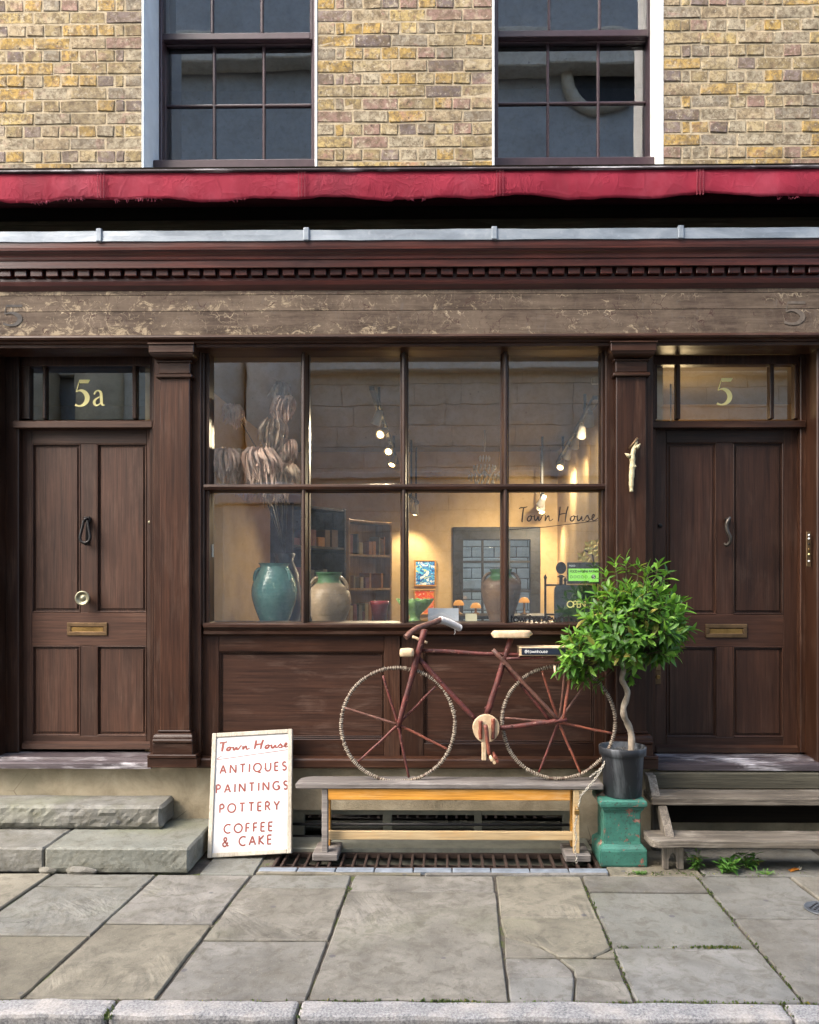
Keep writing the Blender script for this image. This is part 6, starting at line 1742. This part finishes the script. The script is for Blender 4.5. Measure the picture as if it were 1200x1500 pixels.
# leaves
def leaf_mat(name, a, c, d):
    k = NT(name)
    geo = k.n('ShaderNodeNewGeometry'); r = k.math('FRACT', k.math('ADD', k.math('MULTIPLY', geo.outputs['Random Per Island'], 3.7), k.math('MULTIPLY', k.rnd(), 5.1)))
    col_ = k.ramp(r, [(0, a), (.5, c), (.85, d), (1.0, tuple(v * .7 for v in a))])
    col_ = k.mix(k.ramp(r, [(.955, 0.0), (.97, .8)]), col_, (.30, .24, .05)); k.fin(col_, .45, k.bump(k.noise(40, 2), .2, .002), spec=.4)
    tr = k.n('ShaderNodeBsdfTranslucent'); k.put(tr.inputs[0], k.mix(.5, col_, (.20, .42, .03)))
    mx = k.n('ShaderNodeMixShader'); mx.inputs[0].default_value = .32
    k.t.links.new(k.b.outputs[0], mx.inputs[1]); k.t.links.new(tr.outputs[0], mx.inputs[2]); k.t.links.new(mx.outputs[0], k.out.inputs[0])
    return k.m
M['leaf'] = leaf_mat('bay_leaf', (.05, .14, .02), (.105, .25, .03), (.20, .37, .05))
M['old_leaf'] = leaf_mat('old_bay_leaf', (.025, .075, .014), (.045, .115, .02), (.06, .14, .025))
def leaf_geo(L_, W, curl, fold):
    rows = []
    for f, w in ((0, .06), (.12, .28), (.32, .85), (.55, 1.0), (.78, .62), (1.0, .04)):
        z = curl * L_ * (f * f) * -1
        rows.append((Vector((-W / 2 * w, f * L_, z + fold * w * W)), Vector((0, f * L_, z)), Vector((W / 2 * w, f * L_, z + fold * w * W))))
    return rows
leaf_meshes = []
for i in range(6):
    for mt in ('leaf', 'old_leaf'):
        b = MB(); rw_ = leaf_geo(1.0, random.uniform(.30, .40), random.uniform(.05, .35), random.uniform(.12, .3))
        vs = [[b.bm.verts.new(q) for q in r_] for r_ in rw_]
        for p_, q_ in zip(vs, vs[1:]):
            for k in range(2): b.bm.faces.new((p_[k], p_[k + 1], q_[k + 1], q_[k])).smooth = True
        me = bpy.data.meshes.new('leaf'); b.bm.to_mesh(me); b.bm.free(); me.materials.append(M[mt]); leaf_meshes.append((mt, me))
cc = tp(925, 910); ctr = tp(914, 965)
tips = []
def shell(u):   # crown radius in a direction: wide, flat-bottomed, lopsided
    rx, ry, rz = .325, .31, (.245 if u.z > 0 else .265)
    r = 1 / math.sqrt((u.x / rx) ** 2 + (u.y / ry) ** 2 + (u.z / rz) ** 2)
    return r * (1 + .16 * mn.noise(u * 2.2 + Vector((3, 1, 0))) + .10 * mn.noise(u * 5))
tw = MB()
for i in range(225):
    u = Vector((random.gauss(0, 1), random.gauss(0, 1) - .25, random.gauss(0, 1) + .1)).normalized()
    if i % 5 == 0:
        c2 = tp(858, 948, -.03); q = c2 + Vector((u.x * .17, u.y * .2, u.z * .17)) * random.uniform(.7, 1.05); tips.append((q, (u + (q - cc).normalized()).normalized())); continue
    r = shell(u) * (random.uniform(.80, 1.0) if random.random() < .72 else random.uniform(.4, .8))
    tips.append((cc + u * r, u))
for px, py in ((945, 838), (935, 826), (815, 980), (826, 940), (836, 993), (998, 905), (1003, 938), (822, 965), (998, 880), (985, 868), (960, 826), (972, 838), (900, 822), (915, 818), (884, 836), (1008, 920), (985, 950), (846, 1000), (870, 1004), (925, 1000)):
    q = tp(px, py, random.uniform(-.1, .05)); tips.append((q, (q - cc).normalized()))
LV = []
for tip, u in tips:
    d0 = (u + Vector((0, 0, .45))).normalized()
    st = tip - d0 * .09
    tw.tube([ctr.lerp(st, .55), st, tip], [.004, .003, .0015], 4, cap=False)
    m = random.randint(6, 9); a0 = random.uniform(0, 6.28)
    s1 = d0.orthogonal().normalized(); s2 = d0.cross(s1)
    for k in range(m):
        f = k / m; a = a0 + k * 2.4
        out = (s1 * math.cos(a) + s2 * math.sin(a)); el = .35 + .75 * f
        d = (out * (1.15 - .75 * f) + d0 * el + Vector((0, 0, .05 - .35 * (1 - f)))).normalized()
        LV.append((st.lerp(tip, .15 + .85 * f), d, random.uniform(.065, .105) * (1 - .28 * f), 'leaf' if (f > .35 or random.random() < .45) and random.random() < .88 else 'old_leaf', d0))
# the tall sprig on top
for q0, dd, ln in ((tp(945, 842), (-.5, -.2, .75), .10), (tp(948, 838), (-.05, -.3, .95), .085), (tp(950, 840), (.9, -.1, .42), .11), (tp(950, 836), (.75, -.1, .75), .09), (tp(944, 846), (-.1, -.6, .5), .07)):
    LV.append((q0, Vector(dd).normalized(), ln, 'leaf', Vector((0, 0, 1))))
tw.tube([ctr, tp(938, 870), tp(946, 838), tp(948, 826)], [.006, .005, .003, .0015], 5)
tw.build('twig', plain('green_brown_twig', (.07, .055, .025), .7), tree)
def leaf_matrix(q, d, ln, up):
    y = d; x = y.cross(Vector((0, 0, 1)) * .6 + up + Vector((random.uniform(-.5, .5), random.uniform(-.5, .5), random.uniform(-.2, .2)))).normalized(); z = x.cross(y)
    mt = Matrix((x, y, z)).transposed().to_4x4(); mt.translation = q
    return mt @ Matrix.Scale(ln, 4)
LV.sort(key=lambda l: (l[0] + l[1] * l[2] * .5 - cam.location).length - .9 * max(0, (l[0] - cc).length - .2))
rest = {'leaf': MB(), 'old_leaf': MB()}
tb = wloc(tree)
for i, (q, d, ln, mt, up) in enumerate(LV):
    me = random.choice([m_ for k_, m_ in leaf_meshes if k_ == mt]); W = leaf_matrix(q, d, ln, up)
    if i < 298:
        o = bpy.data.objects.new('leaf', me); COL.objects.link(o); o.parent = tree; Wl = W.copy(); Wl.translation -= tb; o.matrix_local = Wl
    else:
        bm_ = rest[mt].bm; vs = [bm_.verts.new(W @ v.co) for v in me.vertices]
        for f in me.polygons: bm_.faces.new([vs[k] for k in f.vertices]).smooth = True
for k_, mbb in rest.items(): tag(mbb.build('leaf', M[k_], tree), kind='stuff')

# ================================================================ SMALL THINGS
# carved hanger on the right pilaster
Yq = -.115; t = thing('carved_hanger', 'pale gilt carved bracket fixed upright to the right pilaster', 'ornament', (X(927, Yq), Yq, Z(722, Yq)))
M['ivory'] = glaze('worn_gilt_carving', (.50, .44, .27), (.36, .30, .17), (.10, .07, .04), .6)
b = MB(); pts = [(925, 721), (924.5, 712), (925, 700), (925.5, 690), (926.5, 680), (926, 670), (928, 660), (931, 650), (933, 644)]
pp = [Vector((X(px, Yq), Yq - .004, Z(py, Yq))) for px, py in smooth_path(pts)]
b.tube(pp, [.009 + .008 * math.sin(math.pi * min(1, k / len(pp) * 1.15)) + .0015 * math.sin(k * 1.3) for k in range(len(pp))], 10, jit=.06)
for px, py, l, a in ((919, 668, .032, 2.6), (929, 684, .012, -.2), (934, 655, .03, .9)):
    q = Vector((X(px, Yq), Yq - .01, Z(py, Yq))); b.tube([q - Vector((math.cos(a), 0, math.sin(a))) * .015, q, q + Vector((math.cos(a) * l * .6, -.01, math.sin(a) * l * .6))], [.012, .011, .003], 6, jit=.2)
b.build('carving', M['ivory'], t)
b = MB(); a, c = Vector((X(921, Yq), Yq - .006, Z(658, Yq))), Vector((X(934, Yq), Yq - .012, Z(643, Yq))); b.tube([a, c], [.006, .009], 6); b.build('arm', M['brass_dull'], t)
# bell panel
Yq = -.004; zz = lambda py: Z(py, Yq, 1184); t = thing('bell_panel', 'narrow brass plate of door bells on the jamb right of the door marked 5', 'door bell', (X(1184, Yq), Yq, zz(830)))
b = MB(); b.box(X(1181, Yq), X(1187.5, Yq), Yq - .006, Yq + .006, zz(830), zz(779), .002); b.build('plate', M['brass_dull'], t)
for i, py in enumerate((784, 789, 797, 805, 812, 822)):
    yknob([(.006, .006), (.006, .010), (.003, .011)], X(1184.2, Yq), zz(py), Yq, 'button', (M['white'], M['white'], M['iron'], M['brass'], M['gold'], M['white'])[i], t, 10)
# metal drain cover at the right edge
g = G(1196, 1333); t = thing('drain_cover', 'small round iron drain cover at the right edge of the pavement', 'drain cover', (g.x + .03, g.y, 0))
k_ = MB(); k_.lathe([(0, 0), (.085, 0), (.085, .006), (.078, .006), (.076, .004), (0, .004)], g.x + .03, g.y, 28, .004); k_.build('plate', plain('grey_cast_iron', (.10, .11, .12), .5, .3, .3), t)
b = MB()
for i in range(-4, 5):
    for j in range(-4, 5):
        if i * i + j * j < 17 and (i + j) % 2 == 0: b.box(g.x + .03 + i * .015 - .005, g.x + .03 + i * .015 + .005, g.y + j * .015 - .005, g.y + j * .015 + .005, .0082, .0115, .001)
b.build('stud', M['iron'], t)
# crumpled wrapper
g = G(1163, 1276); t = thing('wrapper', 'orange crumpled sweet wrapper on the flagstones by the wooden steps', 'litter', (g.x, g.y, .002))
M['wrap_o'] = plain('orange_foil', (.62, .25, .03), .4, vary=.3); M['wrap_w'] = plain('white_paper', (.7, .68, .62), .7)
for nm, mt, dx, w in (('foil', 'wrap_o', 0, .034), ('paper_end', 'wrap_w', .042, .014)):
    b = MB(); N = 7; gr = [[b.bm.verts.new((g.x + dx + (i / (N - 1) - .5) * 2 * w, g.y + (j / (N - 1) - .5) * .035 + dx * .5 + (i / (N - 1) - .5) * .03, .006 + .012 * abs(mn.noise(Vector((i * 1.1, j * 1.3, dx * 99)))) + .008 * math.sin(j)*.5)) for j in range(N)] for i in range(N)]
    for i in range(N - 1):
        for j in range(N - 1): b.bm.faces.new((gr[i][j], gr[i + 1][j], gr[i + 1][j + 1], gr[i][j + 1]))
    bmesh.ops.solidify(b.bm, geom=b.bm.faces[:], thickness=.001); b.build(nm, M[mt], t)
# weeds under the wooden steps
M['weed'] = leaf_mat('weed_leaf', (.06, .16, .03), (.10, .23, .045), (.15, .30, .07))
def weed(label, px, py, h, spread, n, lw, hang=0.0):
    g = G(px, py); t = thing('weed', label, 'weed', (g.x, g.y, 0), 'weeds growing under the wooden steps'); b = MB(); sb_ = MB()
    for i in range(n):
        a = random.uniform(0, 6.28); r = spread * math.sqrt(random.random()); top = Vector((g.x + r * math.cos(a), g.y + r * .5 * math.sin(a), h * random.uniform(.45, 1)))
        base_ = Vector((g.x + r * .25 * math.cos(a), g.y, -.004)); sb_.tube([base_, base_.lerp(top, .5) + Vector((0, 0, .01)), top], [.002, .0016, .001], 4, cap=False)
        for k in range(6):
            f = .3 + .7 * k / 5; q = base_.lerp(top, f); aa = k * 2.4 + i; d = Vector((math.cos(aa), math.sin(aa) * .8 - .2, random.uniform(-.2, .8))).normalized()
            W = leaf_matrix(q, d, lw * random.uniform(.7, 1.2), Vector((0, 0, 1))); me = leaf_meshes[random.randrange(0, 12, 2)][1]
            vs = [b.bm.verts.new(W @ v.co) for v in me.vertices]
            for f_ in me.polygons: b.bm.faces.new([vs[k2] for k2 in f_.vertices]).smooth = True
    sb_.build('stem', M['weed'], t); tag(b.build('leaf', M['weed'], t), kind='stuff')
weed('upright bushy weed beside the leg of the wooden steps', 1020, 1274, .11, .05, 10, .038)
weed('broad leafy weed in the middle under the lowest wooden tread', 1062, 1279, .085, .075, 11, .058)
weed('spiky weed growing right of the broad leafy weed', 1098, 1272, .10, .07, 8, .052)
weed('tiny weed tuft in the crack before the green pedestal', 936, 1280, .018, .05, 9, .016)
weed('tiny bright weed tuft beside the orange wrapper', 1122, 1281, .022, .06, 9, .016)
# moss in the joints
b = MB()
def moss(p0, p1, n, w=.012, h=.010):
    a, c = G(*p0), G(*p1)
    for _ in range(n):
        f = random.random(); q = a.lerp(c, f)
        if mn.noise(q * 4) < -.05 and random.random() < .8: continue
        q += Vector((random.gauss(0, w * .5), random.gauss(0, w * .5), 0)); s = random.uniform(.3, 1) * h
        vs = [q + Vector((random.uniform(-s, s), random.uniform(-s, s), -.004)) for _ in range(3)]; tpv = q + Vector((random.uniform(-s, s) * .4, random.uniform(-s, s) * .4, s * .8))
        for i in range(3): b.face([vs[i], vs[(i + 1) % 3], tpv])
moss((640, 1467), (940, 1469), 700, .02); moss((0, 1467), (640, 1466), 260, .016); moss((940, 1469), (1200, 1470), 500, .022); moss((850, 1284), (930, 1466), 200); moss((1020, 1284), (1175, 1466), 190, .012)
moss((905, 1387), (1080, 1387), 300, .009); moss((505, 1325), (512, 1300), 160, .02); moss((900, 1279), (1190, 1281), 300, .03); moss((163, 1470), (158, 1490), 120, .02); moss((437, 1470), (437, 1490), 100, .02); moss((1152, 1468), (1155, 1490), 120, .02)
tag(b.build('moss', leaf_mat('moss_green', (.035, .055, .012), (.055, .08, .018), (.08, .10, .025)), None), 'bright green moss growing in the pavement joints and along the kerb', 'moss', kind='stuff')

# ================================================================ ACROSS THE STREET (seen in the panes)
M['ashlar'] = york_mat('portland_ashlar', (.50, .41, .27), (.66, .55, .37), (.74, .63, .45), .1, .1)
M['ashlar_dark'] = york_mat('sooty_ashlar', (.38, .36, .32), (.50, .48, .43), (.60, .58, .53), .1, .05)
YO = -8.6; D2 = 13.5
ox = lambda px: (px - 650) / F * D2
oz = lambda py: 1.6 - (py - 855) / F * D2
ch = thing('church', 'tall pale stone church front with columns across the street, mirrored in the panes', 'building', (0, YO, -.12))
b = MB(); b.box(ox(20), 9, YO - 3, YO - .02, -.12, 12.7); b.box(ox(300), 9, YO - 3, YO - .02, 12.7, 12.9); b.build('wall', M['ashlar_dark'], ch)
b = MB(); z = 0.0; r = 0
while z < 8.1:
    x = ox(440) - random.uniform(0, .5)
    while x < 9:
        w = random.uniform(.7, 1.3); b.box(x + .0045, x + w - .0045, YO - .1, YO + random.uniform(-.004, .004), z + .0045, z + .36 - .0045, .004); x += w
    z += .36
tag(b.build('stone_block', M['ashlar'], ch), kind='stuff')
b = MB(); 
for z0, z1, d in ((oz(545), oz(517), .25), (oz(700), oz(690), .08), (10.9, 11.3, .4)): b.box(ox(20), 9, YO + .006, YO + d, z0, z1, .02)
b.build('cornice', M['ashlar'], ch)
for px, rr in ((335, .30), (403, .46), (40, .5), (150, .46), (205, .3)):
    b = MB(); b.lathe([(rr, oz(715)), (rr * .98, oz(600)), (rr * .88, 8.2)], ox(px), YO + .35, 24); b.lathe([(rr * 1.35, oz(730)), (rr * 1.35, oz(722)), (rr * 1.15, oz(718)), (rr, oz(715))], ox(px), YO + .35, 24); c_ = b.build('column', M['ashlar'], ch)
    b = MB(); w = rr * 1.4; b.box(ox(px) - w, ox(px) + w, YO + .01, YO + .35 + w, -.1, oz(745), .02); b.box(ox(px) - w * 1.12, ox(px) + w * 1.12, YO + .008, YO + .35 + w * 1.12, oz(745), oz(731), .02); b.box(ox(px) - w * 1.2, ox(px) + w * 1.2, YO + .009, YO + .35 + w * 1.2, -.11, .5, .02); b.build('plinth', M['ashlar_dark'], ch)
b = MB(); b.torus((ox(905), YO + .05, oz(60)), .75, .12, 'Y', 40, 8); b.build('round_window', M['ashlar'], ch)
b = MB(); pts = [(ox(905) + .66 * math.cos(a), oz(60) + .66 * math.sin(a)) for a in [2 * math.pi * q / 32 for q in range(32)]]; b.prism(pts, YO + .005, YO + .03, 'Y'); b.build('oculus', M['black'], ch)
b = MB(); pts = [(ox(905) + 1.0 * math.cos(a), oz(300) + .8 * math.sin(a)) for a in [math.pi * q / 24 for q in range(25)]] + [(ox(905) - 1.0, oz(380)), (ox(905) + 1.0, oz(380))]; b.prism(pts, YO + .005, YO + .03, 'Y'); b.build('arched_window', M['black'], ch)
# street tree to the left of the church
tx, ty = ox(5) - .9, YO + .6
t = thing('street_tree', 'leafy street tree beside the church across the road, mirrored in the left fanlight', 'tree', (tx, ty, -.12))
b = MB(); b.tube([(tx, ty, -.12), (tx + .1, ty, 1.5), (tx - .05, ty, 3.2), (tx + .2, ty, 5)], [.2, .15, .11, .05], 10)
for k in range(7):
    a = k * 2.4; b.tube([(tx, ty, 2.2 + .35 * k), (tx + .6 * math.cos(a), ty + .6 * math.sin(a), 3.0 + .4 * k), (tx + 1.2 * math.cos(a), ty + 1.1 * math.sin(a), 3.5 + .4 * k)], [.06, .04, .015], 6)
b.build('trunk', M['stem'], t)
b = MB()
for _ in range(2600):
    u = Vector((random.gauss(0, 1), random.gauss(0, 1), random.gauss(0, 1))).normalized() * random.random() ** .4
    if mn.noise(u * 3) < -.12: continue
    q = Vector((tx + u.x * 1.5, ty + u.y * 1.4, 4.9 + u.z * 2.0)); d = Vector((random.uniform(-1, 1), random.uniform(-1, 1), random.uniform(-1, .4))).normalized(); s = d.orthogonal().normalized(); l = random.uniform(.10, .2)
    b.face([q, q + d * l * .5 + s * l * .3, q + d * l, q + d * l * .5 - s * l * .3])
tag(b.build('crown', M['old_leaf'], t), kind='stuff')
